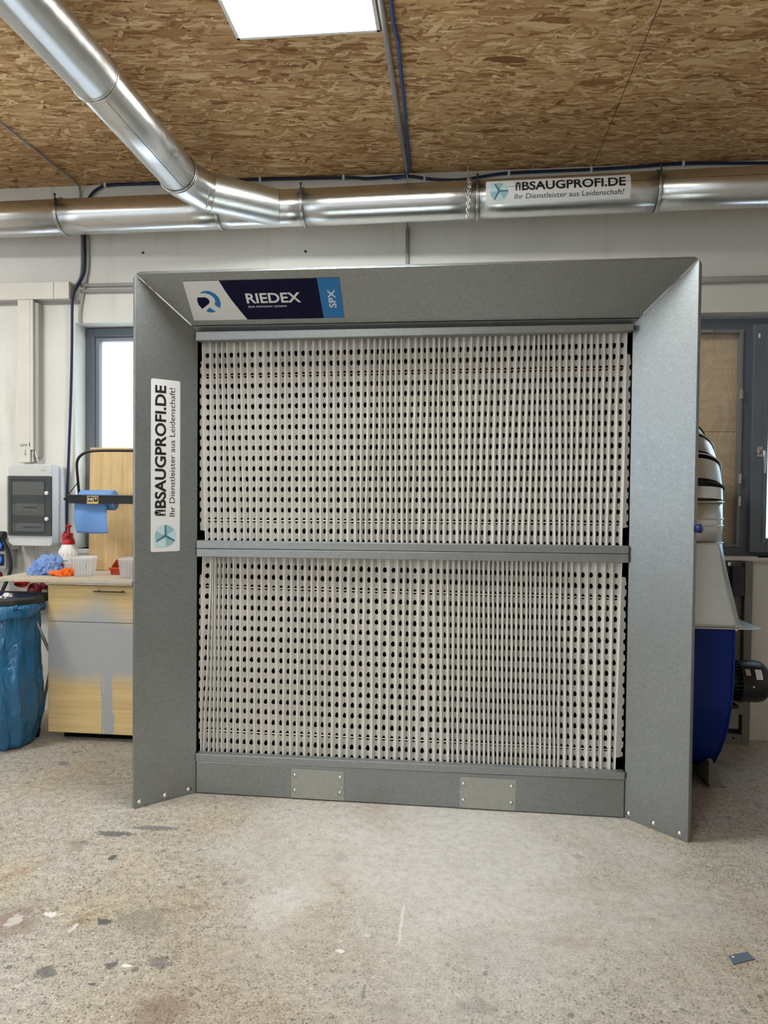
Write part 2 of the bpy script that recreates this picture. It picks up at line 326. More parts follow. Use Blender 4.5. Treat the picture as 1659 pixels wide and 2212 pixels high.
# ------------------------------------------------------------------ mesh builder
WM = {}
def wm(o): return WM.get(o.name, Matrix.Identity(4)) if o else Matrix.Identity(4)
class MB:
    def __init__(s): s.v = []; s.f = []; s.mi = []; s.sm = []; s.uv = {}
    def add(s, vs, fs, mi=0, smooth=False):
        o = len(s.v); s.v += [Vector(p) for p in vs]
        for f in fs: s.f.append([i+o for i in f]); s.mi.append(mi); s.sm.append(smooth)
        return s
    def box(s, a, b, mi=0):
        x0, y0, z0 = [min(p, q) for p, q in zip(a, b)]; x1, y1, z1 = [max(p, q) for p, q in zip(a, b)]
        return s.hexa([(x0, y0, z0), (x1, y0, z0), (x1, y0, z1), (x0, y0, z1)], [(x0, y1, z0), (x1, y1, z0), (x1, y1, z1), (x0, y1, z1)], mi)
    def hexa(s, f4, b4, mi=0):
        return s.add(list(f4)+list(b4), [(0, 1, 2, 3), (7, 6, 5, 4), (0, 4, 5, 1), (1, 5, 6, 2), (2, 6, 7, 3), (3, 7, 4, 0)], mi)
    def ring_frame(s, p0, p1, wl, wr, wb, wt, y0, y1, mi=0):   # rectangular frame in XZ from p0 to p1
        x0, z0 = p0; x1, z1 = p1
        s.box((x0, y0, z0), (x0+wl, y1, z1), mi); s.box((x1-wr, y0, z0), (x1, y1, z1), mi)
        s.box((x0+wl, y0, z0), (x1-wr, y1, z0+wb), mi); s.box((x0+wl, y0, z1-wt), (x1-wr, y1, z1), mi); return s
    def prism(s, poly, off, mi=0):
        n = len(poly); o = Vector(off); a = [Vector(p) for p in poly]
        return s.add(a+[p+o for p in a], [tuple(range(n))[::-1], tuple(range(n, 2*n))]+[(i, (i+1) % n, n+(i+1) % n, n+i) for i in range(n)], mi)
    def tube(s, path, r, n=16, mi=0, cap=True, smooth=True, scale2=None, closed=False):
        P = [Vector(p) for p in path]; N = len(P); rr = r if isinstance(r, (list, tuple)) else [r]*N
        T = []
        for i in range(N):
            if closed: t = P[(i+1) % N]-P[i-1]
            elif i == 0: t = P[1]-P[0]
            elif i == N-1: t = P[-1]-P[-2]
            else: t = (P[i+1]-P[i]).normalized()+(P[i]-P[i-1]).normalized()
            T.append(t.normalized())
        u = T[0].orthogonal().normalized(); vs = []
        for i in range(N):
            u = (u-T[i]*u.dot(T[i])).normalized(); w = T[i].cross(u)
            k = 1.0
            if 0 < i < N-1 and not closed:
                c = (P[i+1]-P[i]).normalized().dot(T[i]); k = 1/max(c, .5)
                ax = ((P[i+1]-P[i]).normalized()-(P[i]-P[i-1]).normalized())
                ax = ax.normalized() if ax.length > 1e-5 else None
            else: ax = None
            for j in range(n):
                a = 2*PI*j/n; d = u*math.cos(a)+w*math.sin(a)
                if ax is not None and k > 1.0001: d = d+ax*d.dot(ax)*(k-1)
                vs.append(P[i]+d*rr[i]); s.uv[len(s.v)+len(vs)-1] = (i/(N-1) if N > 1 else 0, j/n)
        fs = []
        for i in range(N if closed else N-1):
            for j in range(n):
                i2 = (i+1) % N
                fs.append((i*n+j, i*n+(j+1) % n, i2*n+(j+1) % n, i2*n+j))
        s.add(vs, fs, mi, smooth)
        if cap and not closed:
            o = len(s.v)-N*n
            s.f.append([o+j for j in range(n)][::-1]); s.mi.append(mi); s.sm.append(False)
            s.f.append([o+(N-1)*n+j for j in range(n)]); s.mi.append(mi); s.sm.append(False)
        return s
    def cyl(s, p0, p1, r, n=24, mi=0, r2=None, cap=True): return s.tube([p0, p1], [r, r if r2 is None else r2], n, mi, cap)
    def lathe(s, prof, origin, axis=(0, 0, 1), n=32, mi=0, smooth=True, cap=True):
        A = Vector(axis).normalized(); u = A.orthogonal().normalized(); w = A.cross(u); O = Vector(origin); vs = []
        for (r, hh) in prof:
            for j in range(n):
                a = 2*PI*j/n; vs.append(O+A*hh+(u*math.cos(a)+w*math.sin(a))*r)
        fs = [(i*n+j, i*n+(j+1) % n, (i+1)*n+(j+1) % n, (i+1)*n+j) for i in range(len(prof)-1) for j in range(n)]
        s.add(vs, fs, mi, smooth); o = len(s.v)-len(vs)
        if cap:
            s.f.append([o+j for j in range(n)][::-1]); s.mi.append(mi); s.sm.append(False)
            s.f.append([o+(len(prof)-1)*n+j for j in range(n)]); s.mi.append(mi); s.sm.append(False)
        return s
    def torus(s, c, axis, R, r, n=40, k=8, mi=0):
        A = Vector(axis).normalized(); u = A.orthogonal().normalized(); w = A.cross(u); c = Vector(c)
        return s.tube([c+(u*math.cos(2*PI*i/n)+w*math.sin(2*PI*i/n))*R for i in range(n)], r, k, mi, closed=True)
    def build(s, name, mats, parent=None, local=False, bevel=0, seg=2, autosmooth=False):
        me = bpy.data.meshes.new(name)
        M0 = wm(parent); inv = M0.inverted() if not local else Matrix.Identity(4)
        me.from_pydata([tuple(inv @ p) for p in s.v], [], s.f)
        for mm in (mats if isinstance(mats, (list, tuple)) else [mats]): me.materials.append(M[mm])
        for p, i, sm in zip(me.polygons, s.mi, s.sm): p.material_index = i; p.use_smooth = sm
        if s.uv and 'duct' in (mats if isinstance(mats, (list, tuple)) else [mats]):
            ul = me.uv_layers.new(name='UVMap')
            for p in me.polygons:
                vs_ = [s.uv.get(me.loops[li].vertex_index, (0, 0)) for li in p.loop_indices]; wrap = max(q[1] for q in vs_)-min(q[1] for q in vs_) > .5
                for li, q in zip(p.loop_indices, vs_): ul.data[li].uv = (q[0], q[1]+1 if wrap and q[1] < .5 else q[1])
        bm = bmesh.new(); bm.from_mesh(me); bmesh.ops.recalc_face_normals(bm, faces=bm.faces); bm.to_mesh(me); bm.free()
        me.update()
        o = bpy.data.objects.new(name, me); COL.objects.link(o)
        if parent: o.parent = parent
        WM[o.name] = M0
        if bevel:
            b = o.modifiers.new('bevel', 'BEVEL'); b.width = bevel; b.segments = seg; b.limit_method = 'ANGLE'; b.angle_limit = .6; b.harden_normals = False
        return o
def empty(name, loc=(0, 0, 0), rz=0.0, label=None, cat=None, group=None):
    o = bpy.data.objects.new(name, None); o.empty_display_size = .1; COL.objects.link(o)
    o.location = loc; o.rotation_euler = (0, 0, rz); WM[o.name] = Matrix.Translation(loc) @ Matrix.Rotation(rz, 4, 'Z')
    if label: tag(o, label, cat, group)
    return o
def tag(o, label, cat, group=None, kind=None):
    o['label'] = label; o['category'] = cat
    if group: o['group'] = group
    if kind: o['kind'] = kind
    return o
def struct(o): o['kind'] = 'structure'; return o
def copy_tree(o, loc=None, parent=None, label=None):
    c = o.copy(); COL.objects.link(c); c.parent = parent
    if loc is not None: c.location = loc
    if label: c['label'] = label
    for ch in list(o.children): copy_tree(ch, None, c)
    return c

# --- flat lettering
def text2d(txt, offset=0.0, space=1.0, width=None, height=None, shear=0.0):
    """returns verts (u,v) and triangles of a text, its cap height scaled to `height`, its run to `width`, lower-left at 0,0"""
    cu = bpy.data.curves.new('t', 'FONT'); cu.body = txt; cu.size = 1; cu.offset = offset; cu.space_character = space; cu.shear = shear; cu.resolution_u = 4
    ob = bpy.data.objects.new('t', cu); COL.objects.link(ob)
    dg = bpy.context.evaluated_depsgraph_get(); me = bpy.data.meshes.new_from_object(ob.evaluated_get(dg))
    V = [(v.co.x, v.co.y) for v in me.vertices]; F = [tuple(p.vertices) for p in me.polygons]
    bpy.data.objects.remove(ob); bpy.data.meshes.remove(me); bpy.data.curves.remove(cu)
    x0 = min(v[0] for v in V); x1 = max(v[0] for v in V); y0 = min(v[1] for v in V); y1 = max(v[1] for v in V)
    capy = .729
    sx = width/(x1-x0) if width else None; sy = height/capy if height else None
    sx = sx or sy; sy = sy or sx
    return [((x-x0)*sx, y*sy) for x, y in V], F
class Flat:
    """polygons on a sheet; (u,v) placed through a mapping function"""
    def __init__(s): s.items = []
    def poly(s, pts, mi=0, lift=0): s.items.append((list(pts), [tuple(range(len(pts)))], mi, lift)); return s
    def text(s, txt, u, v, mi=0, lift=0, **k):
        V, F = text2d(txt, **k); s.items.append(([(u+a, v+b) for a, b in V], F, mi, lift)); return s
    def build(s, name, mats, fn, parent, local=True, sub=0):
        bm = bmesh.new()
        for V, F, mi, lift in s.items:
            b2 = bmesh.new(); vv = [b2.verts.new((a, b, lift)) for a, b in V]
            for f in F:
                try: nf = b2.faces.new([vv[i] for i in f]); nf.material_index = mi
                except ValueError: pass
            if sub:
                bmesh.ops.triangulate(b2, faces=b2.faces)
                for _ in range(6):
                    es = [e for e in b2.edges if e.calc_length() > sub]
                    if not es: break
                    bmesh.ops.subdivide_edges(b2, edges=es, cuts=1)
                    bmesh.ops.triangulate(b2, faces=[f for f in b2.faces if len(f.verts) > 3])
            t = bpy.data.meshes.new('x'); b2.to_mesh(t); b2.free(); bm.from_mesh(t); bpy.data.meshes.remove(t)
        inv = Matrix.Identity(4) if local else wm(parent).inverted()
        for v in bm.verts: v.co = inv @ Vector(fn(v.co.x, v.co.y, v.co.z))
        me = bpy.data.meshes.new(name); bm.to_mesh(me); bm.free()
        for mm in mats: me.materials.append(M[mm])
        o = bpy.data.objects.new(name, me); COL.objects.link(o); o.parent = parent; WM[o.name] = wm(parent)
        return o
def frame_fn(O, U, V):
    O, U, V = Vector(O), Vector(U).normalized(), Vector(V).normalized(); N = U.cross(V)
    return lambda u, v, l: O+U*u+V*v+N*l
def rrect(w, h, r, u=0, v=0, n=5):
    P = []
    for cx, cy, a0 in ((w-r, r, -90), (w-r, h-r, 0), (r, h-r, 90), (r, r, 180)):
        for i in range(n+1):
            a = math.radians(a0+90*i/n); P.append((u+cx+r*math.cos(a), v+cy+r*math.sin(a)))
    return P
def arc(cx, cy, r, a0, a1, n=24): return [(cx+r*math.cos(math.radians(a0+(a1-a0)*i/n)), cy+r*math.sin(math.radians(a0+(a1-a0)*i/n))) for i in range(n+1)]

# ================================================================== SETTING
R = ROOM; ZC = R['z']; TW = .26
struct(MB().box((R['x0']-.3, R['y0']-.3, -.12), (R['x1']+.3, .5, 0)).build('floor', 'concrete'))
struct(MB().box((R['x0'], R['y0'], ZC), (R['x1'], 0.0, ZC+.1)).build('ceiling', 'osb'))
# rear wall of the picture with two window openings
O1 = (-2.39, -1.15, 1.03, 2.442); O2 = (.85, 2.55, 1.05, 2.442)
w = MB()
def wseg(x0, x1, z0, z1): w.box((x0, 0, z0), (x1, TW, z1))
wseg(R['x0'], O1[0], 0, ZC+.1); wseg(O1[1], O2[0], 0, ZC+.1); wseg(O2[1], R['x1'], 0, ZC+.1)
for q in (O1, O2): wseg(q[0], q[1], 0, q[2]); wseg(q[0], q[1], q[3], ZC+.1)
struct(w.build('wall_back', 'wall'))
LY0, LY1, LZ0, LZ1 = -4.6, -1.3, 1.0, 2.9
w = MB(); w.box((R['x0']-.2, R['y0'], 0), (R['x0'], LY0, ZC+.1)); w.box((R['x0']-.2, LY1, 0), (R['x0'], .26, ZC+.1)); w.box((R['x0']-.2, LY0, 0), (R['x0'], LY1, LZ0)); w.box((R['x0']-.2, LY0, LZ1), (R['x0'], LY1, ZC+.1))
struct(w.build('wall_left', 'wall'))
w = MB()
for q in range(4):
    yy = LY0+(LY1-LY0-.06)*q/3; w.box((R['x0']-.12, yy, LZ0), (R['x0']-.06, yy+.06, LZ1))
w.box((R['x0']-.12, LY0, LZ0), (R['x0']-.06, LY1, LZ0+.06)); w.box((R['x0']-.12, LY0, LZ1-.06), (R['x0']-.06, LY1, LZ1))
struct(w.build('window_3', 'winframe'))
struct(MB().box((R['x1'], R['y0'], 0), (R['x1']+.2, .26, ZC+.1)).build('wall_right', 'wall'))
w = MB(); w.box((R['x0'], R['y0']-.2, 0), (-5.1, R['y0'], ZC+.1)); w.box((-3.1, R['y0']-.2, 0), (R['x1'], R['y0'], ZC+.1)); w.box((-5.1, R['y0']-.2, 3.0), (-3.1, R['y0'], ZC+.1))  # opening is unseen, added to give bluish reflections
struct(w.build('wall_front', 'wall'))

def window_left():
    t = empty('window_1', (O1[0], .12, O1[2])); struct(t); t['label'] = 'grey framed window behind the left side of the booth'
    x0, x1, z0, z1 = O1
    MB().ring_frame((x0+.005, z0), (x1, z1-.005), .055, .055, .045, .055, .12, .19).build('frame', 'winframe', t, bevel=.004)
    MB().ring_frame((x0+.06, z0+.045), (x1-.055, z1-.06), .028, .028, .028, .026, .135, .18).build('sash', 'winframe_l', t, bevel=.003)
    MB().box((x0+.088, .155, z0+.30), (x1-.083, .160, z1-.086)).build('pane', 'frost', t)
    MB().box((x0+.088, .155, z0+.073), (x1-.083, .160, z0+.30)).build('pane', 'relief', t)
    return t
window_left()
def window_right():
    t = empty('window_2', (O2[0], .12, O2[2])); struct(t); t['label'] = 'grey framed window behind the right side of the booth, one half closed with plywood'
    x0, x1, z0, z1 = O2
    f = MB(); f.ring_frame((x0, z0), (x1, z1-.01), .06, .06, .05, .065, .11, .19); f.box((1.645, .11, z0+.05), (1.70, .19, z1-.075)); f.build('frame', 'winframe', t, bevel=.004)
    MB().ring_frame((x0+.06, z0+.05), (1.645, z1-.075), .02, .02, .02, .02, .095, .13).build('frame_lip', 'winframe_l', t, bevel=.003)
    MB().box((x0+.07, .15, z0+.06), (1.64, .165, z1-.085)).build('plywood_infill', 'ply', t)
    sx0, sx1 = 1.692, 2.50; s = MB().ring_frame((sx0, z0+.02), (sx1, z1-.05), .088, .088, .085, .085, .075, .13).build('sash', 'winframe', t, bevel=.005)
    MB().ring_frame((sx0+.066, z0+.08), (sx1-.066, z1-.112), .022, .022, .022, .022, .068, .08).build('glazing_bead', 'winframe', s, bevel=.002)
    MB().box((sx0+.088, .10, 1.765), (sx1-.088, .106, z1-.135)).build('pane', 'glass', t)
    MB().box((sx0+.088, .10, z0+.105), (sx1-.088, .106, 1.765)).build('pane', 'relief', t)
    hb = MB(); hb.lathe([(.001, 0), (.016, 0), (.016, .010), (.012, .013), (.001, .013)], (1.737, .075, 1.655), (0, -1, 0), 20)
    hb.tube([(1.737, .066, 1.655), (1.737, .03, 1.655), (1.741, .022, 1.648), (1.744, .022, 1.60), (1.744, .026, 1.530)], [.009, .009, .010, .0095, .008], 12)
    hb.box((1.722, .068, 1.625), (1.752, .076, 1.685)); hb.build('handle', 'alu', t, bevel=.003)
    for z in (1.99, 1.50, 1.37): MB().box((1.628, .082, z-.028), (1.643, .096, z+.028)).build('hinge', 'alu', t, bevel=.002)
    MB().box((1.41, .085, 2.352), (1.47, .096, 2.364)).build('latch', 'alu', t, bevel=.002)
    MB().box((1.715, .066, 2.31), (1.727, .075, 2.335)).build('latch', 'whiteplastic', t, bevel=.003)
window_right()
struct(MB().box((O1[0], -.015, O1[2]-.03), (O1[1], .12, O1[2])).build('trim_1', 'greyplastic', bevel=.004))
struct(MB().box((1.0, -.03, 1.028), (1.70, .115, 1.058)).box((1.70, -.01, 1.015), (2.55, .115, 1.05)).build('trim_2', 'alu', bevel=.004))

# ================================================================== CEILING LIGHT PANELS
def light_panel(x, y, label, ly=.6):
    t = empty('ceiling_light', (x, y, ZC), 0, label, 'light', 'ceiling light panels')
    f = MB(); a, b = .30, ly/2
    f.box((x-a, y-b, ZC-.022), (x+a, y-b+.016, ZC-.001)); f.box((x-a, y+b-.016, ZC-.022), (x+a, y+b, ZC-.001))
    f.box((x-a, y-b, ZC-.022), (x-a+.016, y+b, ZC-.001)); f.box((x+a-.016, y-b, ZC-.022), (x+a, y+b, ZC-.001))
    f.build('frame', 'whiteplastic', t, bevel=.002)
    MB().box((x-a+.015, y-b+.015, ZC-.019), (x+a-.015, y+b-.015, ZC-.010)).build('diffuser', 'led', t)
light_panel(-.633, -1.61, 'bright square light panel on the chipboard ceiling above the booth')
for x, y in ((-3.35, -1.85), (-.9, -4.6), (-3.35, -6.6)):  # out of view; the second panel is added to fill front-facing surfaces
    light_panel(x, y, 'unseen bright square light panel on the ceiling', .6)

# ================================================================== SPRAY BOOTH
BX, BY, PHI = -.2243, -1.0954, -.0077
W2, w2, HT, HI, D = 1.1621, .9576, 2.322, 2.1185, .1972
booth = empty('extraction_wall', (BX, BY, 0), PHI, 'large grey metal spray extraction wall with flared sides standing on the floor', 'extraction wall')
def bl(name, mb, mats, parent=booth, **k): return mb.build(name, mats, parent, local=True, **k)
k_ = W2-w2; Ln = math.hypot(k_, D)
def side(sx):
    n = Vector((sx*D/Ln, k_/Ln, 0))*.025
    A = Vector((sx*W2, -D, .0)); B = Vector((sx*w2, 0, .0)); Cc = Vector((sx*w2, 0, HI)); Dd = Vector((sx*W2, -D, HT))
    e = Vector((0, 0, .012)); m_ = MB().hexa([A, B, Cc, Dd-e*.0], [A+n, B+n, Cc+n, Dd+n-e])
    return bl('side_wing', m_, 'booth', bevel=.0022)
wingL = side(-1); wingR = side(1)
nT = Vector((0, (HT-HI)/math.hypot(HT-HI, D), D/math.hypot(HT-HI, D)))*.025
g = .002
m_ = MB().hexa([(-W2+g, -D, HT+g), (W2-g, -D, HT+g), (w2-g, 0, HI+g), (-w2+g, 0, HI+g)],
               [Vector((-W2+.012, -D, HT))+nT, Vector((W2-.012, -D, HT))+nT, Vector((w2, 0, HI))+nT, Vector((-w2, 0, HI))+nT])
topw = bl('top_wing', m_, 'booth', bevel=.0022)
def TW_(x, t, l=0.0):   # point on the top wing, t=0 outer edge, 1 inner edge; l = height off its face
    n = -nT.normalized(); return Vector((x, -D+t*D, HT+t*(HI-HT)))+n*l
def SW(sx, z, t, l=0.0):
    n = -Vector((sx*D/Ln, k_/Ln, 0)); return Vector((sx*(W2-t*k_), -D+t*D, z))+n*l
xe = lambda t: W2-t*k_
bl('trim_strip', MB().hexa([TW_(-xe(.9)+.002, .9, .002), TW_(xe(.9)-.002, .9, .002), TW_(xe(.998), .998, .002), TW_(-xe(.998), .998, .002)],
                           [TW_(-xe(.9)+.002, .9, -.001), TW_(xe(.9)-.002, .9, -.001), TW_(xe(.998), .998, -.001), TW_(-xe(.998), .998, -.001)]), 'booth', bevel=.0008)
bl('seam_line', MB().hexa([TW_(-xe(.895), .892, .0006), TW_(xe(.895), .892, .0006), TW_(xe(.9), .9, .0006), TW_(-xe(.9), .9, .0006)],
                          [TW_(-xe(.895), .892, -.001), TW_(xe(.895), .892, -.001), TW_(xe(.9), .9, -.001), TW_(-xe(.9), .9, -.001)]), 'void')
# body behind the opening
b_ = MB(); yb = .50; a_ = w2+.012
b_.box((-a_-.02, .003, 0), (-a_, yb, HI+.03)); b_.box((a_, .003, 0), (a_+.02, yb, HI+.03)); b_.box((-a_, .01, HI+.012), (a_, yb, HI+.03)); b_.box((-a_, yb-.02, 0), (a_, yb, HI+.012))
bl('casing', b_, 'booth')
b_ = MB(); b_.box((-a_+.001, .12, .02), (a_-.001, .13, HI+.01)); b_.box((-a_+.0005, .012, .02), (-a_+.004, .12, HI+.01)); b_.box((a_-.004, .012, .02), (a_-.0005, .12, HI+.01))
bl('cavity_shade', b_, 'void')  # black sheets close behind the filters stand in for the cavity's shade
def rail(name, zl0, zl1, zr0, zr1, y0=-.012, y1=.03, x=w2-.001, mt='booth_edge', bv=.003):
    return bl(name, MB().hexa([(-x, y0, zl0), (x, y0, zr0), (x, y0, zr1), (-x, y0, zl1)], [(-x, y1, zl0), (x, y1, zr0), (x, y1, zr1), (-x, y1, zl1)]), mt, bevel=bv)
rail('top_rail', 2.071, 2.112, 2.086, 2.115, -.03, .02)
rail('middle_rail', 1.1315, 1.168, 1.1425, 1.176); rail('middle_rail', 1.093, 1.130, 1.104, 1.141)
rail('bottom_rail', .150, .186, .1685, .200)
plinth = rail('plinth_panel', .004, .1485, .004, .167, -.006, .03, mt='booth')
for x0, zt in ((-.508, .139), (.253, .1445)):
    p = bl('access_plate', MB().box((x0, -.0085, .006), (x0+.242, -.0055, zt)), 'plate', plinth, bevel=.0008); p['label'] = 'bright zinc access plate'
    for u in (.017, .225):
        for z in (.040, .109 if x0 < 0 else .112):
            bl('rivet', MB().lathe([(.009, 0), (.009, .0012), (.0055, .0014), (.005, .0032), (.0025, .0045), (.0002, .0048)], (x0+u, -.0084, z), (0, -1, 0), 16), 'steel', p)
for sx, ts, wg in ((-1, (.087, .488, .876), wingL), (1, (.126, .522, .927), wingR)):
    for t in ts:
        q = SW(sx, .018 if sx < 0 else .016, t, .0); nn = SW(sx, .02, t, 1)-SW(sx, .02, t, 0)
        q.z = .024
        bl('screw', MB().lathe([(.0115, 0), (.0115, .0014), (.0075, .0016), (.0065, .0045), (.003, .006), (.0002, .0062)], q, nn, 18), 'steel', wg)
# blue knob on the right wing edge
outw = (Vector((k_, -D, 0))/Ln)
kp = Vector((W2, -D, 1.262))+Vector((D/Ln, k_/Ln, 0))*.016
bl('knob', MB().lathe([(.005, -.002), (.005, .006), (.0165, .006), (.018, .009), (.018, .020), (.016, .0225), (.0002, .023)], kp, outw, 28), 'knob')
# brand plate on the top wing
U = Vector((1, 0, 0)); t0, t1 = .137, .798; O = TW_(-.96, t1, .0008); Vv = (TW_(0, t0)-TW_(0, t1)).normalized(); Hh = (TW_(0, t0)-TW_(0, t1)).length; Wd = .683
fn = frame_fn(O, U, Vv)
sh = Flat(); sh.poly([(0, 0), (Wd, 0), (Wd, Hh), (0, Hh)], 0)
curve = [(.247, 0), (.222, .045), (.196, .095), (.176, .142), (.160, Hh)]
sh.poly(curve[::-1] if False else [(.247, 0), (.592, 0), (.587, Hh), (.160, Hh), (.176, .142), (.196, .095), (.222, .045)], 1, .0002)
sh.poly([(.592, 0), (Wd, 0), (Wd, Hh), (.587, Hh)], 2, .0002)
bp = sh.build('brand_plate', ['white', 'navy', 'blue_print'], fn, booth); bp['label'] = 'white, navy and blue brand plate'
tx = Flat(); tx.text('RIEDEX', .262, .080, 0, .0004, width=.242, height=.047, offset=.022)
tx.text('dust extraction systems', .264, .058, 0, .0004, width=.172, height=.0125)
# SPX reads upwards
V, F = text2d('SPX', offset=.018, width=.083, height=.032)
tx.items.append(([(.655-b, .050+a) for a, b in V], F, 0, .0004))
tx.build('lettering', ['white'], fn, bp)
lg = Flat(); cx_, cy_, r_ = .092, .090, .052
# circular R emblem: blue crescent, navy bowl, blue foot
outer = arc(cx_, cy_, r_, 118, -38, 30)
inner = [(cx_+.022, cy_-.014), (cx_+.030, cy_+.004), (cx_+.026, cy_+.020), (cx_+.012, cy_+.034), (cx_-.008, cy_+.041), (cx_-.030, cy_+.041)]
lg.poly(outer+inner, 0, .0005)
lg.poly([(cx_-.047, cy_+.022), (cx_-.012, cy_+.022), (cx_+.001, cy_+.014), (cx_+.004, cy_+.002), (cx_-.002, cy_-.009), (cx_-.039, cy_-.034), (cx_-.050, cy_-.014), (cx_-.052, cy_+.006)], 1, .0005)
lg.poly([(cx_-.024, cy_-.044), (cx_-.004, cy_-.027), (cx_+.020, cy_-.048), (cx_+.004, cy_-.052), (cx_-.012, cy_-.051)], 0, .0005)
lg.build('emblem', ['blue_print', 'navy'], fn, bp)

def absaug(fnm, parent, Wd, Hh, sub=0):
    """white sticker: impeller emblem, bold name, thin slogan"""
    s = Flat(); s.poly(rrect(Wd, Hh, .009), 0, 0)
    st = s.build('sticker', ['white'], fnm, parent, sub=sub); st['label'] = 'white company sticker with black lettering'
    r = Hh*.38; cx, cy = .020+r, Hh*.5
    e = Flat(); n = 24
    disc = arc(cx, cy, r, -180, 90, n)+[(cx-r*.85, cy+r), (cx-r, cy+r*.85)]
    e.poly(disc, 0, .0005)
    for a in (0, 120, 240):      # three blades, darker near each spoke
        e.poly([(cx, cy)]+arc(cx, cy, r*.93, a-58, a-4, 10), 1, .0008)
    for a in (0, 120, 240):
        c, si = math.cos(math.radians(a)), math.sin(math.radians(a)); pr = lambda d, o: (cx+d*c-o*si, cy+d*si+o*c)
        e.poly([pr(0, -.10*r), pr(r*.25, -.10*r), pr(r*.95, -.07*r), pr(r*.98, 0), pr(r*.95, .07*r), pr(r*.25, .10*r), pr(0, .10*r)], 2, .0011)
    e.poly(arc(cx, cy, r*.15, 0, 360, 16)[:-1], 2, .0013)
    e.build('emblem', ['teal_l', 'teal_m', 'teal_d'], fnm, st, sub=sub)
    t = Flat(); u0 = Wd*.205; h1 = Hh*.37; v1 = Hh*.50
    # the first letter is drawn as a gate-like figure
    a_ = Wd*.042; q = h1/10
    P = lambda pts: [(u0+x*a_, v1+y*q) for x, y in pts]
    t.poly(P([(.04, 0), (.42, 0), (.42, 1.0), (.04, 1.0)]), 0, .0006); t.poly(P([(.62, 0), (1.0, 0), (1.0, 1.0), (.62, 1.0)]), 0, .0006)
    t.poly(P([(.10, 1.4), (.38, 1.4), (.38, 5.6), (.26, 7.4), (.26, 9.8), (.10, 8.6)]), 0, .0006)
    t.poly(P([(.66, 1.4), (.94, 1.4), (.94, 8.6), (.78, 9.8), (.78, 7.4), (.66, 5.6)]), 0, .0006)
    t.poly(P([(.31, 10), (.31, 7.6), (.42, 6.2), (.62, 6.2), (.73, 7.6), (.73, 10)]), 0, .0006)
    t.poly(P([(.42, 4.6), (.62, 4.6), (.62, 5.6), (.42, 5.6)]), 0, .0006)
    t.text('BSAUGPROFI.DE', u0+a_*1.16, v1, 0, .0006, width=Wd*.965-u0-a_*1.16, height=h1, offset=.028)
    t.text('Ihr Dienstleister aus Leidenschaft!', u0, Hh*.18, 0, .0006, width=Wd*.75, height=Hh*.20)
    t.build('lettering', ['ink'], fnm, st, sub=sub)
    return st
# sticker on the left wing, reading upwards
Wd = .762; th = .4655*Ln
O = SW(-1, 1.1225, .2445+.4655, .0008)
fnm = frame_fn(O, Vector((0, 0, 1)), SW(-1, 0, .2)-SW(-1, 0, .3))
s_ = absaug(fnm, booth, Wd, th)

# ================================================================== PLEATED FILTERS
UT = [-0.945, -0.906, -0.878, -0.852, -0.827, -0.794, -0.764, -0.731, -0.695, -0.656, -0.621, -0.587, -0.557, -0.525, -0.493, -0.458, -0.427, -0.395, -0.364, -0.332, -0.3, -0.272, -0.241, -0.206, -0.176, -0.149, -0.125, -0.101, -0.078, -0.055, -0.028, 0.005, 0.035, 0.062, 0.088, 0.115, 0.137, 0.162, 0.186, 0.218, 0.248, 0.279, 0.307, 0.336, 0.36, 0.385, 0.412, 0.442, 0.472, 0.499, 0.525, 0.55, 0.57, 0.592, 0.613, 0.636, 0.662, 0.689, 0.716, 0.745, 0.769, 0.795, 0.819, 0.847, 0.876, 0.906, 0.94]
UB = [-0.929, -0.901, -0.868, -0.838, -0.807, -0.775, -0.746, -0.716, -0.685, -0.653, -0.618, -0.584, -0.551, -0.518, -0.484, -0.45, -0.419, -0.389, -0.358, -0.326, -0.294, -0.262, -0.229, -0.206, -0.181, -0.153, -0.125, -0.098, -0.071, -0.045, -0.018, 0.004, 0.029, 0.059, 0.089, 0.117, 0.143, 0.17, 0.199, 0.228, 0.25, 0.273, 0.297, 0.323, 0.351, 0.383, 0.412, 0.434, 0.459, 0.486, 0.513, 0.54, 0.568, 0.594, 0.623, 0.649, 0.672, 0.695, 0.716, 0.738, 0.767, 0.795, 0.819, 0.845, 0.872, 0.902, 0.935]
LT = [-0.941, -0.9, -0.892, -0.882, -0.863, -0.844, -0.821, -0.794, -0.76, -0.725, -0.692, -0.661, -0.627, -0.59, -0.554, -0.521, -0.49, -0.457, -0.427, -0.398, -0.362, -0.328, -0.294, -0.256, -0.219, -0.186, -0.15, -0.114, -0.075, -0.037, -0.007, 0.022, 0.059, 0.096, 0.129, 0.16, 0.188, 0.213, 0.238, 0.26, 0.284, 0.305, 0.326, 0.346, 0.369, 0.387, 0.408, 0.429, 0.448, 0.469, 0.489, 0.51, 0.533, 0.549, 0.571, 0.591, 0.612, 0.63, 0.651, 0.678, 0.701, 0.728, 0.759, 0.793, 0.828, 0.865, 0.897, 0.934]
LB = [-0.947, -0.933, -0.908, -0.887, -0.868, -0.848, -0.821, -0.79, -0.758, -0.726, -0.691, -0.658, -0.623, -0.586, -0.554, -0.521, -0.49, -0.455, -0.423, -0.391, -0.36, -0.327, -0.291, -0.256, -0.22, -0.184, -0.146, -0.109, -0.074, -0.038, -0.005, 0.026, 0.061, 0.102, 0.137, 0.167, 0.199, 0.217, 0.241, 0.267, 0.292, 0.314, 0.336, 0.358, 0.377, 0.399, 0.417, 0.437, 0.457, 0.476, 0.496, 0.517, 0.539, 0.559, 0.58, 0.602, 0.622, 0.644, 0.663, 0.679, 0.707, 0.735, 0.768, 0.802, 0.835, 0.862, 0.9, 0.922]
FACE = .0285; Y0 = .022
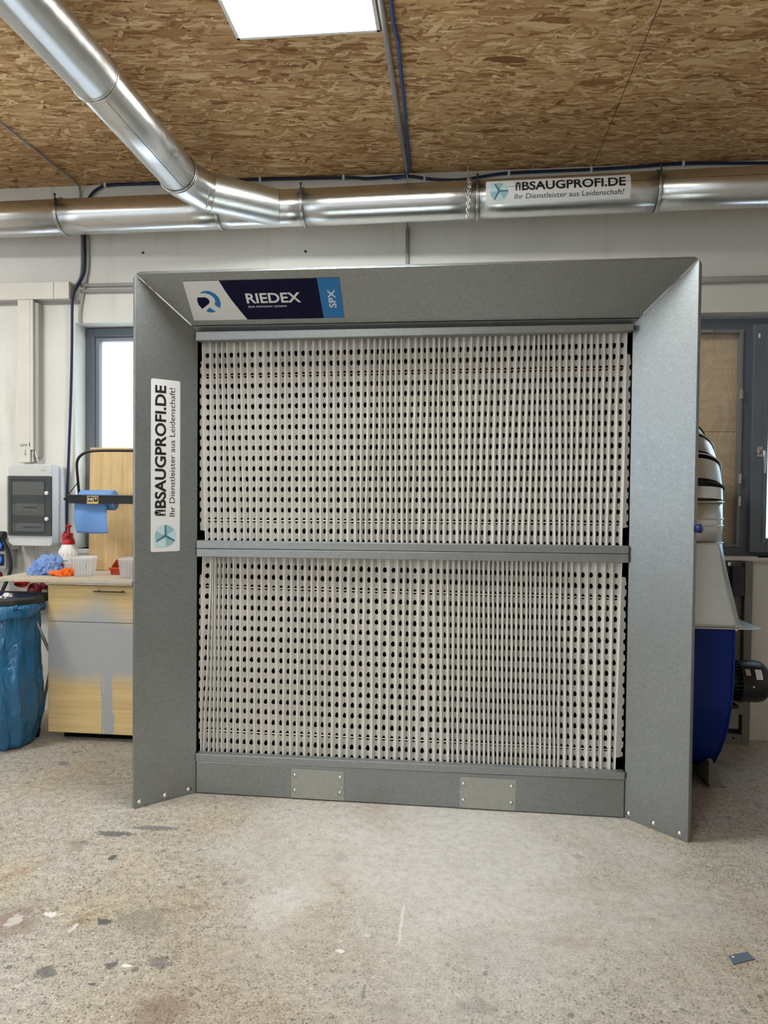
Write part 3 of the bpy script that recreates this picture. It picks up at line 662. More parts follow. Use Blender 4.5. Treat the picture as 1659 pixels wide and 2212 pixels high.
def pleated(XT, XB, zT, zB, rowz, label, wires, flapL, flapR):
    """XT/XB ridge positions measured near the top and bottom, rowz(x, j) height of hole row j"""
    t = empty('pleated_filter', tuple(BM @ Vector((0, 0, zB-.03))), PHI, label, 'filter', 'pleated filter panels')
    n = len(XT); rows = 20; zt = rowz(0, 1); zb = rowz(0, 17)
    rnd = random.Random(3 if zT > 1.5 else 5)
    wob = [(rnd.uniform(2, 6), rnd.uniform(0, 6), rnd.uniform(.0004, .0016)) for _ in range(n)]
    def rx(i, z):
        f = (z-zb)/(zt-zb); f = min(max(f, -.1), 1.1); a, b, c = wob[i]
        return XB[i]+(XT[i]-XB[i])*f+c*math.sin(a*z*3+b)
    mb = MB(); EPS = .0016; NH = 7
    edges = [rowz(0, j)+(rowz(0, 0)-rowz(0, 1))/2 for j in range(rows+1)]
    def Z(x, j):
        return (rowz(x, j-1)+rowz(x, j))/2 if True else 0
    for i in range(n-1):
        for j in range(rows):
            # cell between ridge i and i+1, hole row j
            xm = (XT[i]+XT[i+1])/2
            ztop = Z(xm, j); zbot = Z(xm, j+1); zc = rowz(xm, j)+rnd.uniform(-.0006, .0006)
            ztop = zT+.02 if j == 0 else ztop; zbot = max(zbot, zB-.012)
            if ztop <= zbot+.004: continue
            wv = rx(i+1, zc)-rx(i, zc); hwv = wv/2-EPS
            dep = math.sqrt(max(FACE**2-hwv**2, .009**2))
            def P(u, z):
                a, b = rx(i, z)+EPS, rx(i+1, z)-EPS; return ((a+b)/2+u*(b-a)/2, Y0+dep*(1-abs(u)), z)
            ha = .0136*rnd.uniform(.92, 1.10)/math.hypot(hwv, dep); hb = .0124*rnd.uniform(.92, 1.06)
            sk = rnd.uniform(-.05, .05)
            hole_ok = zc+hb < ztop-.001 and zc-hb > zbot+.001 
            if not hole_ok:
                hb = min(hb, ztop-zc-.001, zc-zbot-.001)
                if hb < .002:
                    mb.add([P(-1, zbot), P(0, zbot), P(0, ztop), P(-1, ztop), P(1, zbot), P(1, ztop)], [(0, 1, 2, 3), (1, 4, 5, 2)]); continue
            for sgn in (-1, 1):
                V = [P(0, zbot), P(sgn, zbot), P(sgn, ztop), P(0, ztop)]
                for q in range(NH):
                    th = PI/2-PI*q/(NH-1); wk = 1+(.10*math.sin(th) if True else 0)
                    u_ = ha*math.cos(th)*rnd.uniform(.95, 1.05)*(1+sk*sgn*2)
                    V.append(P(sgn*max(u_, 0), zc+hb*math.sin(th)))
                mb.add(V, [tuple(range(len(V)))])
        # ridge strip
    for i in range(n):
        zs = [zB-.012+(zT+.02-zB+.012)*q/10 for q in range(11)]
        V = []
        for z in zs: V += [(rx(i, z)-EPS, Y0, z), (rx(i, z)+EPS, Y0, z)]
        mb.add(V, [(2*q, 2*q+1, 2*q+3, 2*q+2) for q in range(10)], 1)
    mb.v = [BM @ p for p in mb.v]
    mb.build('pleated_card', ['paper', 'paper_ridge_lit'], t)
    # torn end flaps with half holes along their free edge
    for sgn, (xa, xb), z0_, z1_ in flapL+flapR:
        fl = MB(); zz_ = [rowz(xa, j) for j in range(rows)]
        pts = []; x_in = lambda z: rx(0 if sgn < 0 else n-1, z)
        ring = [(x_in(z0_), z0_), (x_in((z0_+z1_)/2), (z0_+z1_)/2), (x_in(z1_), z1_)]
        free = [(xb-sgn*.004, z1_-.003)]
        for z in zz_:
            if z0_+.012 < z < z1_-.012:
                xx = xb+(xa-xb)*0+.0015*math.sin(z*40)
                for q in range(7):
                    th = PI/2-PI*q/6; free.append((xx-sgn*.0085*math.cos(th), z+.0112*math.sin(th)))
        free.append((xb-sgn*.002, z0_+.004))
        P2 = ring+free
        fl.prism([(x, Y0+.002+(abs(x-x_in(z)))*.35, z) for x, z in P2], (0, .0008, 0))
        fl.v = [BM @ p for p in fl.v]; fl.build('end_flap', 'paper', t)
    for j_, mt in wires:
        wv_ = MB().tube([(x_/10, .0385, rowz(x_/10, j_)-.001+.0012*math.sin(x_*1.3)) for x_ in [-9.5, -8, -6, -4, -2, 0, 2, 4, 6, 8, 9.5]], .0026, 8)
        wv_.v = [BM @ p for p in wv_.v]; wv_.build('spacer_cord', mt, t)
    return t
BM = Matrix.Translation((BX, BY, 0)) @ Matrix.Rotation(PHI, 4, 'Z')
# hole rows: pitch from the measured first and last rows, with the slight cross tilt of the panels
def rowU(x, j):
    f = (x+.287)/(.93+.287); a = 2.025+.014*f; b = 1.217+.007*f; return a+(b-a)*j/17
def rowL(x, j):
    f = (x+.711)/(.876+.711); a = 1.049-.007*f; b = .234; return a+(b-a)*j/17
pleated(UT, UB, 2.075, 1.165, rowU, 'upper white cardboard pleated filter with rows of holes', [(2, 'red_wire'), (16, 'white_wire')],
        [(-1, (-.945, -.9585), 1.21, 1.99)], [(1, (.94, .9605), 1.25, 2.0)])
pleated(LT, LB, 1.095, .185, rowL, 'lower white cardboard pleated filter with rows of holes', [(2, 'white_wire'), (16, 'white_wire')],
        [(-1, (-.945, -.9585), .22, 1.01)], [(1, (.93, .958), .25, 1.04)])

# ================================================================== DUCTS
def pipe_pt(x): return Vector((x, -.22-.14*(x+2.737)/4.31, 3.008-.016*min(max((x+2.737)/2.0, 0), 1)))
duct = empty('exhaust_duct', tuple(pipe_pt(-2.3)), 0, 'long galvanised duct running along the wall under the ceiling', 'duct')
xs = [-6.1, -2.324, -1.363, -.872, .088, 1.018, 3.3]
for a, b in zip(xs[:-1], xs[1:]):
    pts = [pipe_pt(a+(b-a)*q/6) for q in range(7)]
    s_ = MB().tube(pts, .1, 56).build('duct_section', 'duct', duct)
    # lengthwise lock seam on the front
    ang = math.radians(random.choice((12, -8, 6)))
    if a > -1.2:
        q = MB(); ps = [p+Vector((0, -.1006*math.cos(ang), .1006*math.sin(ang))) for p in pts]; q.tube(ps, .0011, 6); q.build('seam', 'duct_dark', s_)
for x in xs[1:-1]:
    c = pipe_pt(x); ax = Vector((1, -.0325, 0))
    r_ = MB(); r_.torus(c, ax, .1035, .0042, 56, 8); r_.torus(c+ax*.007, ax, .1022, .0034, 56, 8)
    rg = r_.build('clamp_ring', 'ring', duct)
    lv = MB(); f = c+Vector((0, -.088, .060)); lv.box(f+Vector((-.007, -.012, -.025)), f+Vector((.007, .004, .012))); lv.tube([f+Vector((.0, -.010, .03)), f+Vector((.002, -.016, .005)), f+Vector((0, -.014, -.045))], .0035, 8)
    lv.lathe([(.007, 0), (.007, .008), (.001, .009)], f+Vector((0, -.008, .03)), (0, -1, .3), 10); lv.build('clamp_lever', 'darksteel', rg)
# curved sticker on the duct
SWd = .738; SHh = .130
def duct_fn(u, v, l):
    x = .132+u; c = pipe_pt(x); a = math.radians(-38)+v/.1; r = .1012+l
    return Vector((x, c.y-r*math.cos(a), c.z+r*math.sin(a)))
Dm = WM[duct.name].inverted()
absaug(lambda u, v, l: Dm @ duct_fn(u, v, l), duct, SWd, SHh, sub=.012)

branch = empty('branch_duct', (-1.02, -.277, 2.99), 0, 'galvanised branch duct coming from the wall duct towards the upper left corner', 'duct')
P0 = Vector((-1.015, -.278, 2.993)); P1 = Vector((-1.345, -.452, 3.018)); P2 = Vector((-1.462, -.60, 3.045)); 
def skew_tube(p0, p1, r, nrm, n=56):
    mb = MB(); d = (p1-p0).normalized(); u = d.orthogonal().normalized(); w_ = d.cross(u); A = []; B = []
    for j in range(n):
        o = (u*math.cos(2*PI*j/n)+w_*math.sin(2*PI*j/n))*r
        # slide start vertex along d on to the mitre plane
        t = -(o.dot(nrm))/d.dot(nrm); A.append(p0+o+d*t); B.append(p1+o)
    mb.add(A+B, [(j, (j+1) % n, n+(j+1) % n, n+j) for j in range(n)], 0, True); return mb
skew_tube(P0, P1, .1, Vector((1, .21, 0)).normalized()).build('branch_fitting', 'duct_plain', branch)
wl = MB(); dd = (P1-P0).normalized(); uu = dd.orthogonal().normalized(); ww = dd.cross(uu); nr = Vector((1, .21, 0)).normalized(); ps = []
for j in range(48):
    o = (uu*math.cos(2*PI*j/48)+ww*math.sin(2*PI*j/48))*.1015; ps.append(P0+o+dd*(-(o.dot(nr))/dd.dot(nr)))
wl.tube(ps, .002, 6, closed=True); wl.build('weld_bead', 'ring', branch)
d2 = Vector((-.047, -.80, .045)).normalized(); P2b = P2
e_ = MB().tube([P1, P1+(P1-P0).normalized()*.035, P2-d2*.02, P2+d2*.03], .101, 56, cap=False).build('elbow', 'duct', branch)
P3 = Vector((-1.506, -1.40, 3.092)); P4 = Vector((-1.56, -3.4, 3.10)); P5 = Vector((-1.6, -8.3, 3.12))
MB().tube([P2+d2*.02, P3], .0985, 56).build('duct_section', 'duct', branch)
MB().tube([P3, P4], .1005, 56).build('duct_section', 'duct', branch)
MB().tube([P4, P5], .1, 56).build('duct_section', 'duct', branch)
for c, ax, rr_ in ((P1, P1-P0, .1035), (P1+(P1-P0).normalized()*.028, P1-P0, .1035), (P2+d2*.03, d2, .103), (P2+d2*.045, d2, .103), (P3, d2, .103), (P3+Vector(d2)*.012, d2, .102), (P4, d2, .103)):
    MB().torus(c, ax, rr_, .0038, 56, 8).build('clamp_ring', 'ring', branch)
for a, b, ang in ((P2+d2*.06, P3-d2*.02, 245), (P3+d2*.02, P4, 258), (P4, P5, 258)):
    dd = (b-a).normalized(); side_ = dd.cross(Vector((0, 0, 1))).normalized(); up_ = side_.cross(dd); o = (side_*math.cos(math.radians(ang))+up_*math.sin(math.radians(ang)))*.1
    MB().tube([a+o, b+o], .0012, 6).build('seam', 'duct_dark', branch)

# hanging chain looped round the duct
ch = MB(); cxn = .040; pc = pipe_pt(cxn)
def chain_run(path, pitch=.0178):
    P = [Vector(p) for p in path]; seg = []
    for a, b in zip(P[:-1], P[1:]): seg.append((a, b, (b-a).length))
    tot = sum(q[2] for q in seg); d = 0; k = 0
    while d < tot:
        rem = d
        for a, b, L in seg:
            if rem <= L: break
            rem -= L
        c = a+(b-a)*(rem/L); t = (b-a).normalized(); o = t.cross(Vector((1, 0, 0))).normalized() if k % 2 else Vector((1, 0, 0)); o = (o-t*o.dot(t)).normalized()
        pts = []
        for q in range(14):
            an = 2*PI*q/14; pts.append(c+o*(.0058*math.cos(an))+t*(.0095*math.sin(an)+(.0035 if math.sin(an) > 0 else -.0035)))
        ch.tube(pts, .0019, 6, closed=True); d += pitch; k += 1
arc_ = [(cxn, pc.y-.107*math.cos(math.radians(a)), pc.z+.107*math.sin(math.radians(a))) for a in range(110, 20, -12)]
chain_run([(cxn, -.14, 3.283), (cxn, -.24, 3.14)]+arc_+[(cxn, pc.y-.112, pc.z+.02), (cxn-.004, pc.y-.112, pc.z-.13)])
chain_run([(cxn+.008, pc.y-.085, pc.z+.075), (cxn+.010, pc.y-.112, pc.z+.03), (cxn+.007, pc.y-.113, pc.z-.08)])
tag(ch.build('chain', 'steel'), 'steel link chain hanging from the ceiling around the wall duct', 'chain')

# ================================================================== CABLES AND CONDUITS
def smooth_path(pts, k=6):
    P = [Vector(p) for p in pts]; out = []
    for i in range(len(P)-1):
        p0 = P[max(i-1, 0)]; p1 = P[i]; p2 = P[i+1]; p3 = P[min(i+2, len(P)-1)]
        for q in range(k):
            t = q/k; out.append(.5*((2*p1)+(p2-p0)*t+(2*p0-5*p1+4*p2-p3)*t*t+(3*p1-p0-3*p2+p3)*t**3))
    out.append(P[-1]); return out
tag(MB().tube([(-.3155, -.14, ZC-.014), (-.3155, -5.0, ZC-.014)], .0125, 16).build('conduit_pipe', 'conduit'), 'straight grey conduit pipe fixed to the ceiling beside the light panel', 'conduit')
tag(MB().tube(smooth_path([(-.3155, -.15, ZC-.016), (-.313, -.05, ZC-.03), (-.312, -.012, ZC-.12), (-.312, -.010, 2.95)]), .0045, 10).build('cable', 'conduit'), 'thin grey cable leaving the ceiling conduit and dropping behind the wall duct', 'cable')
tag(MB().tube([(-.311, -.012, 2.965), (-.310, -.012, 2.2)], .011, 16).build('conduit_pipe', 'conduit'), 'grey vertical conduit pipe on the wall above the booth', 'conduit')
bc = [(-.276, -4.5, 3.277), (-.276, -1.8, 3.277), (-.276, -1.33, 3.277), (-.268, -1.24, 3.277), (-.272, -1.05, 3.277), (-.278, -.757, 3.277), (-.286, -.447, 3.277), (-.289, -.217, 3.276), (-.295, -.10, 3.272), (-.33, -.03, 3.262), (-.40, -.016, 3.257)]
tag(MB().tube(smooth_path(bc), .0082, 12).build('cable', 'bluecable'), 'bright blue cable running across the ceiling beside the grey conduit', 'cable')
bt = [(1.9, -.016, 3.262), (1.71, -.016, 3.266), (1.263, -.016, 3.280), (1.009, -.016, 3.273), (.752, -.016, 3.267), (.491, -.016, 3.266), (.279, -.016, 3.264), (.173, -.016, 3.255), (.012, -.016, 3.236), (-.15, -.016, 3.242), (-.286, -.016, 3.264), (-.37, -.016, 3.268), (-.55, -.016, 3.262), (-.686, -.016, 3.272), (-1.266, -.016, 3.281), (-1.817, -.016, 3.280), (-2.15, -.016, 3.281),
      (-2.23, -.016, 3.262), (-2.28, -.016, 3.22), (-2.313, -.016, 3.15), (-2.319, -.016, 2.974), (-2.317, -.016, 2.85), (-2.324, -.018, 2.74), (-2.352, -.04, 2.66), (-2.372, -.05, 2.61), (-2.38, -.05, 2.547), (-2.385, -.045, 2.289), (-2.394, -.04, 2.002), (-2.409, -.035, 1.685), (-2.425, -.03, 1.337), (-2.432, -.03, 1.15), (-2.462, -.03, 1.0), (-2.50, -.03, .93), (-2.54, -.03, .84)]
tag(MB().tube(smooth_path(bt, 5), .0085, 12).build('cable', 'darkblue'), 'dark blue cable along the top of the wall, dropping beside the left window', 'cable')
clip0 = None
for i, (x, z) in enumerate(((-2.183, 3.282), (-1.203, 3.283), (-.695, 3.273), (-.213, 3.254), (.277, 3.264), (.744, 3.267), (1.253, 3.280))):
    where = ['above the left end of the wall duct', 'just right of the duct elbow', 'left of the ceiling conduit', 'right of the ceiling conduit', 'above the emblem of the duct sticker', 'above the end of the duct sticker', 'nearest the right edge of the photo'][i]
    if clip0 is None:
        m_ = MB(); m_.box((-.007, -.013, -.013), (.007, .014, .015)); clip0 = m_.build('cable_clip', 'whiteplastic', bevel=.002); c = clip0
    else: c = clip0.copy(); COL.objects.link(c)
    c.location = (x, -.0145, z); tag(c, 'white clip on the dark blue wall cable, '+where, 'cable clip', 'white clips on the wall cable')
m_ = MB().tube(smooth_path([(-2.36, -4.0, ZC-.012), (-2.36, -1.6, ZC-.012), (-2.359, -.77, ZC-.012), (-2.345, -.10, ZC-.012), (-2.35, -.02, ZC-.03), (-2.35, -.012, 3.2), (-2.345, -.010, 3.0)]), .0065, 10)
tag(m_.build('cable', 'conduit'), 'grey cable crossing the ceiling at the left edge and going down the wall', 'cable')
tag(MB().tube(smooth_path([(-2.342, -.010, 2.99), (-2.343, -.010, 2.80), (-2.35, -.012, 2.73), (-2.37, -.02, 2.68), (-2.41, -.03, 2.655)]), .0065, 10).build('cable', 'conduit'), 'grey cable below the duct curving left into the wall trunking', 'cable')
tag(MB().tube(smooth_path([(-2.30, -.008, 2.98), (-2.298, -.008, 2.80), (-2.31, -.008, 2.72), (-2.335, -.008, 2.60), (-2.35, -.008, 2.50), (-2.348, -.008, 2.44)]), .0075, 10).build('cable', 'trunk_side'), 'pale cable curving down the wall to the corner of the left window', 'cable')
for z, lab in ((2.671, 'upper of two parallel conduits on the wall left of the booth'), (2.635, 'lower of two parallel conduits on the wall left of the booth')):
    tag(MB().tube([(-2.345, -.012, z), (-1.2, -.012, z-.004)], .0115, 16).build('conduit_pipe', 'conduit'), 'grey '+lab, 'conduit')
tag(MB().tube([(.9, -.018, 2.618), (2.5, -.018, 2.625)], .018, 20).build('conduit_pipe', 'conduit'), 'thick grey horizontal conduit on the wall right of the booth', 'conduit')
# cable trunking
def trunk_h():
    t = empty('cable_trunking', (-2.9, -.03, 2.63), 0, 'cream horizontal cable trunking on the wall left of the booth', 'cable trunking')
    MB().box((-3.6, -.06, 2.578), (-2.497, -.0, 2.683)).build('cover', 'trunk', t, bevel=.003)
    MB().box((-2.494, -.0615, 2.577), (-2.394, -.0, 2.684)).build('joint_cover', 'trunk', t, bevel=.003)
    MB().box((-2.394, -.052, 2.588), (-2.389, -.004, 2.672)).box((-3.6, -.012, 2.56), (-2.36, -.0, 2.578)).build('open_end', 'trunk_side', t)
def trunk_v():
    t = empty('cable_trunking', (-2.68, -.03, 1.56), 0, 'cream vertical cable trunking above the fuse box', 'cable trunking')
    MB().box((-2.734, -.06, 1.567), (-2.652, -.0, 2.577)).box((-2.652, -.06, 1.645), (-2.632, -.0, 2.577)).build('cover', 'trunk', t, bevel=.003)
    MB().box((-2.632, -.045, 1.60), (-2.605, -.0, 2.56)).build('side_strip', 'trunk_side', t, bevel=.002)
    f = Flat(); f.text('uv1', 0, 0, 0, .0, width=.062, height=.026)
    f.poly([(.031, -.018), (.034, -.018), (.034, -.047), (.031, -.047)], 0, 0); f.poly([(.0325, -.056), (.041, -.044), (.0325, -.049), (.024, -.044)], 0, 0)
    inv = WM[t.name].inverted(); fn_ = frame_fn((-2.715, -.0606, 1.666), (1, 0, 0), (0, 0, 1)); f.build('handwriting', ['ink'], lambda u, v, l: inv @ fn_(u, v, l), t)
    MB().tube(smooth_path([(-2.645, -.03, 1.66), (-2.64, -.05, 1.62), (-2.632, -.06, 1.57)]), .005, 8).tube(smooth_path([(-2.64, -.03, 1.66), (-2.615, -.05, 1.61), (-2.60, -.06, 1.57)]), .005, 8).build('cable_tails', 'greyplastic', t)
trunk_h(); trunk_v()
tag(MB().box((-3.6, -.05, 1.02), (-2.76, 0, 1.13)).build('cable_trunking', 'trunk', bevel=.003), 'low cream cable trunking behind the fuse box at the left edge', 'cable trunking')
for x, z, lab in ((-.926, 2.848, 'small dark wall plug left of the vertical conduit above the booth'), (-1.947, 2.866, 'small dark wall plug below the left part of the wall duct')):
    tag(MB().lathe([(.008, 0), (.0085, .002), (.005, .0035), (.0002, .003)], (x, 0, z), (0, -1, 0), 16).build('wall_plug', 'dark_hole'), lab, 'wall plug')

# ================================================================== FUSE BOX
def fusebox():
    x0, x1, z0, z1 = -2.731, -2.445, 1.052, 1.551
    t = empty('fuse_box', ((x0+x1)/2, -.08, z0), 0, 'light grey wall fuse box with smoked window left of the booth', 'fuse box')
    # body: base box with a chamfered lid in front
    MB().box((x0-.012, -.085, z0+.012), (x1+.012, -.001, z1-.012)).build('back_box', 'greyplastic', t, bevel=.012, seg=3)
    c = .030
    fr = [(x0+c, -.16, z0), (x1-c*.3, -.16, z0), (x1, -.16, z0+c*.7), (x1, -.16, z1-c*.7), (x1-c*.3, -.16, z1), (x0+c, -.16, z1), (x0, -.16, z1-c*.7), (x0, -.16, z0+c*.7)]
    MB().prism(fr, (0, .074, 0)).build('lid', 'greyplastic', t, bevel=.006, seg=3)
    dz0, dz1 = z0+.062, z1-.070
    dk = MB().box((x0+.002, -.1612, dz0+.003), (x1-.002, -.160, dz1-.003)).build('opening', 'anthracite', t)
    MB().box((x0+.03, -.1628, dz0+.25), (x1-.055, -.1618, dz0+.33)).build('cover_plate', 'greyplastic', t)
    MB().box((x0+.03, -.1628, dz0+.125), (x1-.05, -.1618, dz0+.195)).build('cover_plate', 'trunk_side', t)
    MB().box((x0+.03, -.1628, dz0+.035), (x1-.05, -.1618, dz0+.075)).build('cover_plate', 'trunk_side', t)
    for z, n in ((dz0+.182, 9), (dz0+.062, 11)):
        MB().box((x0+.055, -.166, z-.032), (x0+.055+n*.0155, -.1628, z+.016)).build('breaker_row', 'greyplastic', t, bevel=.001)
        for q in range(n):
            if q > 2: MB().box((x0+.057+q*.0155, -.169, z-.014), (x0+.068+q*.0155, -.166, z-.002)).build('breaker_switch', 'black', t)
    d = MB(); d.prism([(x0+.012, -.172, dz0), (x1-.012, -.172, dz0), (x1-.001, -.172, dz0+.012), (x1-.001, -.172, dz1-.006), (x1-.010, -.172, dz1), (x0+.010, -.172, dz1), (x0+.001, -.172, dz1-.006), (x0+.001, -.172, dz0+.012)], (0, .0025, 0)).build('smoked_door', 'smoke', t, bevel=.001)
    MB().ring_frame((x0+.028, dz0+.018), (x1-.040, dz1-.020), .004, .004, .004, .004, -.1735, -.172).build('door_rib', 'anthracite', t)
    for z in (dz1-.105, dz0+.105): MB().lathe([(.0125, 0), (.0125, .006), (.0115, .008), (.0005, .008)], (x1-.028, -.172, z), (0, -1, 0), 20).build('latch', 'whiteplastic', t)
    f = Flat(); f.poly([(0, 0), (.034, 0), (.036, .007), (.002, .007)], 0, 0); inv = WM[t.name].inverted(); fn_ = frame_fn((x1-.075, -.1605, z1-.040), (1, 0, 0), (0, 0, 1))
    f.build('maker_badge', ['conduit'], lambda u, v, l: inv @ fn_(u, v, l), t)
    for x in (-2.66, -2.615): MB().lathe([(.012, 0), (.012, .010), (.009, .012), (.009, .022), (.0005, .023)], (x+.005, -.07, z1-.014), (0, 0, 1), 12).build('cable_gland', 'greyplastic', t)
fusebox()

# ================================================================== LEFT WORK AREA
bench = empty('worktop', (-2.1, -.3, .88), 0, 'worn plywood worktop lying over the drawer cabinet at the left', 'worktop')
MB().box((-2.545, -.575, .889), (-1.62, -.02, .905)).build('top_board', 'worktop', bench, bevel=.0012)
MB().box((-2.24, -.57, .878), (-1.60, -.03, .8885)).build('lower_board', 'worktop', bench, bevel=.001)
MB().box((-1.738, -.5765, .8795), (-1.70, -.573, .9045)).build('edge_end', 'blackrubber', bench)
for x0, z0, x1, z1 in ((-2.50, .882, -2.24, .73), (-2.36, .884, -2.30, .03)):
    MB().tube([(x0, -.25, z0), (x1, -.25, z1)], .009, 10).build('brace', 'trunk_side', bench)
cab = empty('drawer_cabinet', (-2.0, -.27, 0), 0, 'yellow laminate cabinet with grey paint overspray on its front', 'cabinet')
MB().box((-2.235, -.495, .05), (-1.66, -.02, .876)).build('body', 'bamboo', cab, bevel=.001)
MB().box((-2.20, -.45, 0), (-1.69, -.05, .05)).build('plinth', 'void', cab)
MB().box((-2.253, -.52, .667), (-1.655, -.498, .868)).build('drawer', 'cabfront', cab, bevel=.0015)
dr = cab.children[-1] if False else [o for o in cab.children if o.name.startswith('drawer')][0]
hd = MB(); hd.box((-1.972, -.556, .838), (-1.795, -.546, .845)); hd.box((-1.955, -.550, .838), (-1.947, -.518, .845)); hd.box((-1.822, -.550, .838), (-1.814, -.518, .845)); hd.build('handle', 'darksteel', dr, bevel=.001)
MB().box((-2.253, -.52, .047), (-1.655, -.498, .664)).build('door', 'cabfront', cab, bevel=.0015)

board = tag(MB().hexa([(-2.256, -.085, .906), (-1.60, -.085, .906), (-1.60, -.052, 1.661), (-2.262, -.052, 1.661)], [(-2.256, -.067, .906), (-1.60, -.067, .906), (-1.60, -.034, 1.661), (-2.262, -.034, 1.661)]).build('wooden_board', 'bamboo', bevel=.0015),
            'yellow striped laminate board leaning against the window on the worktop', 'board')
# paper roll holder
hold = empty('paper_roll_holder', (-2.1, -.25, 1.36), 0, 'black metal holder carrying a blue paper roll above the worktop', 'paper roll holder')
MB().tube(smooth_path([(-2.205, -.275, 1.335), (-2.203, -.29, 1.40), (-2.205, -.30, 1.48), (-2.209, -.30, 1.545), (-2.200, -.30, 1.580), (-2.172, -.30, 1.606), (-2.125, -.30, 1.622), (-2.05, -.295, 1.627), (-1.88, -.29, 1.627), (-1.70, -.29, 1.627)]), .008, 12).build('tube_frame', 'black', hold)
MB().tube([(-2.238, -.345, 1.365), (-2.204, -.30, 1.44)], .003, 8).build('strut', 'black', hold)
bar = MB().prism([(-2.245, -.36, 1.371), (-2.245, -.355, 1.350), (-2.235, -.345, 1.330), (-2.225, -.342, 1.318)], (0, 0, 0)) if False else MB()
bar.hexa([(-2.225, -.362, 1.322), (-1.70, -.362, 1.322), (-1.70, -.362, 1.362), (-2.242, -.362, 1.362)], [(-2.225, -.357, 1.322), (-1.70, -.357, 1.322), (-1.70, -.357, 1.362), (-2.242, -.357, 1.362)])
bar.hexa([(-2.242, -.362, 1.361), (-1.70, -.362, 1.361), (-1.70, -.362, 1.366), (-2.242, -.362, 1.366)], [(-2.235, -.34, 1.366), (-1.70, -.34, 1.366), (-1.70, -.34, 1.370), (-2.235, -.34, 1.370)])
for q in range(80):
    x = -2.222+q*.0062; bar.prism([(x, -.362, 1.3225), (x+.0062, -.362, 1.3225), (x+.0031, -.362, 1.3175)], (0, .002, 0))
bar.lathe([(.008, 0), (.008, .012), (.0005, .012)], (-2.244, -.352, 1.344), (-1, 0, 0), 14)
tear = bar.build('tear_bar', 'black', hold)
f = Flat(); f.poly([(0, 0), (.068, 0), (.068, .046), (0, .046)], 0, 0); f.poly([(.004, .012), (.037, .012), (.037, .041), (.004, .041)], 1, .0004); f.poly([(.042, .012), (.064, .012), (.064, .041), (.042, .041)], 1, .0004)
f.text('HI', .008, .018, 2, .0008, width=.024, height=.017, offset=.02); f.poly([(.048, .036), (.058, .036), (.058, .031), (.055, .031), (.055, .026), (.050, .021), (.052, .027), (.050, .030), (.048, .030)], 2, .0008)
inv = WM[hold.name].inverted(); fn_ = frame_fn((-2.112, -.3635, 1.318), (1, 0, 0), (.03, 0, 1)); lb = f.build('label_plate', ['yellow', 'ink', 'white'], lambda u, v, l: inv @ fn_(u, v, l), tear)
MB().tube([(-2.235, -.262, 1.338), (-1.70, -.262, 1.338)], .0195, 16).build('axle', 'black', hold)
rollo = empty('paper_roll', (-2.1, -.26, 1.335), 0, 'roll of blue paper towel with a sheet hanging down, in the black holder', 'paper roll')
rp = MB(); rp.lathe([(.021, 0), (.058, 0), (.0585, .004), (.0585, .196), (.058, .2), (.021, .2)], (-2.196, -.262, 1.338), (1, 0, 0), 48, cap=False); rp.lathe([(.0205, .001), (.0205, .199)], (-2.196, -.262, 1.338), (1, 0, 0), 32, 1, cap=False)
rp.build('roll', ['paperblue', 'anthracite'], rollo)
sh_ = MB(); nx, nz = 10, 14; V = []
for iz in range(nz+1):
    for ix in range(nx+1):
        u, v = ix/nx, iz/nz; z = 1.33-v*.182; x = -2.208+u*.196+.006*v*v*(1 if u > .5 else 1.6*(1-u)); y = -.325-.010*math.sin(v*2.2)-.006*math.sin(u*5+v*2)+.02*v*v
        V.append((x, y-.004*math.cos(u*PI*2)*v, z-.004*math.sin(u*3)*v))
sh_.add(V, [(iz*(nx+1)+ix, iz*(nx+1)+ix+1, (iz+1)*(nx+1)+ix+1, (iz+1)*(nx+1)+ix) for iz in range(nz) for ix in range(nx)], 0, True)
o = sh_.build('loose_sheet', 'paperblue', rollo); md = o.modifiers.new('solid', 'SOLIDIFY'); md.thickness = .0008

# spray bottle
sb = empty('spray_bottle', (-2.29, -.25, .905), 0, 'white pressure spray bottle with red pump head on the worktop', 'spray bottle')
X0, Y0b = -2.289, -.25
MB().lathe([(.050, 0), (.053, .004), (.053, .055), (.053, .085)], (X0, Y0b, .905), n=40).build('lower_body', 'greyplastic', sb)
bd = MB(); prof = [(.053, .055), (.0545, .06), (.0545, .110), (.052, .128), (.044, .150), (.037, .165), (.034, .170)]
bd.lathe([(r*1.0, h_) for r, h_ in prof], (X0, Y0b, .905), n=40)
body_b = bd.build('upper_body', 'whiteplastic', sb)
for q in range(16):
    a = 2*PI*q/16; c, s__ = math.cos(a), math.sin(a)
    MB().tube([(X0+c*.0545, Y0b+s__*.0545, 1.005), (X0+c*.0535, Y0b+s__*.0535, 1.028), (X0+c*.046, Y0b+s__*.046, 1.050)], [.0012, .0035, .001], 8).build('grip_rib', 'whiteplastic', body_b)
f = Flat(); f.poly([(0, .002), (.010, .002), (.005, -.002), (.010, .002)][:3], 1, 0); f.poly([(0, .003), (.010, .003), (.010, .010), (.0062, .007), (.0038, .007), (0, .010)], 1, 0); f.text('WÜRTH', .015, .001, 0, 0, width=.034, height=.0075, offset=.02)
f.poly([(.016, -.05), (.030, -.05), (.030, -.006), (.016, -.006)][:4], 1, 0) if False else None
inv = WM[sb.name].inverted(); cyl_fn = lambda u, v, l: inv @ Vector((X0+(.0552+l)*math.sin((u-.022)/.0552), Y0b-(.0552+l)*math.cos((u-.022)/.0552), 1.0-.012+v-.012))
f.build('lettering', ['ink', 'red'], cyl_fn, body_b, sub=.004)
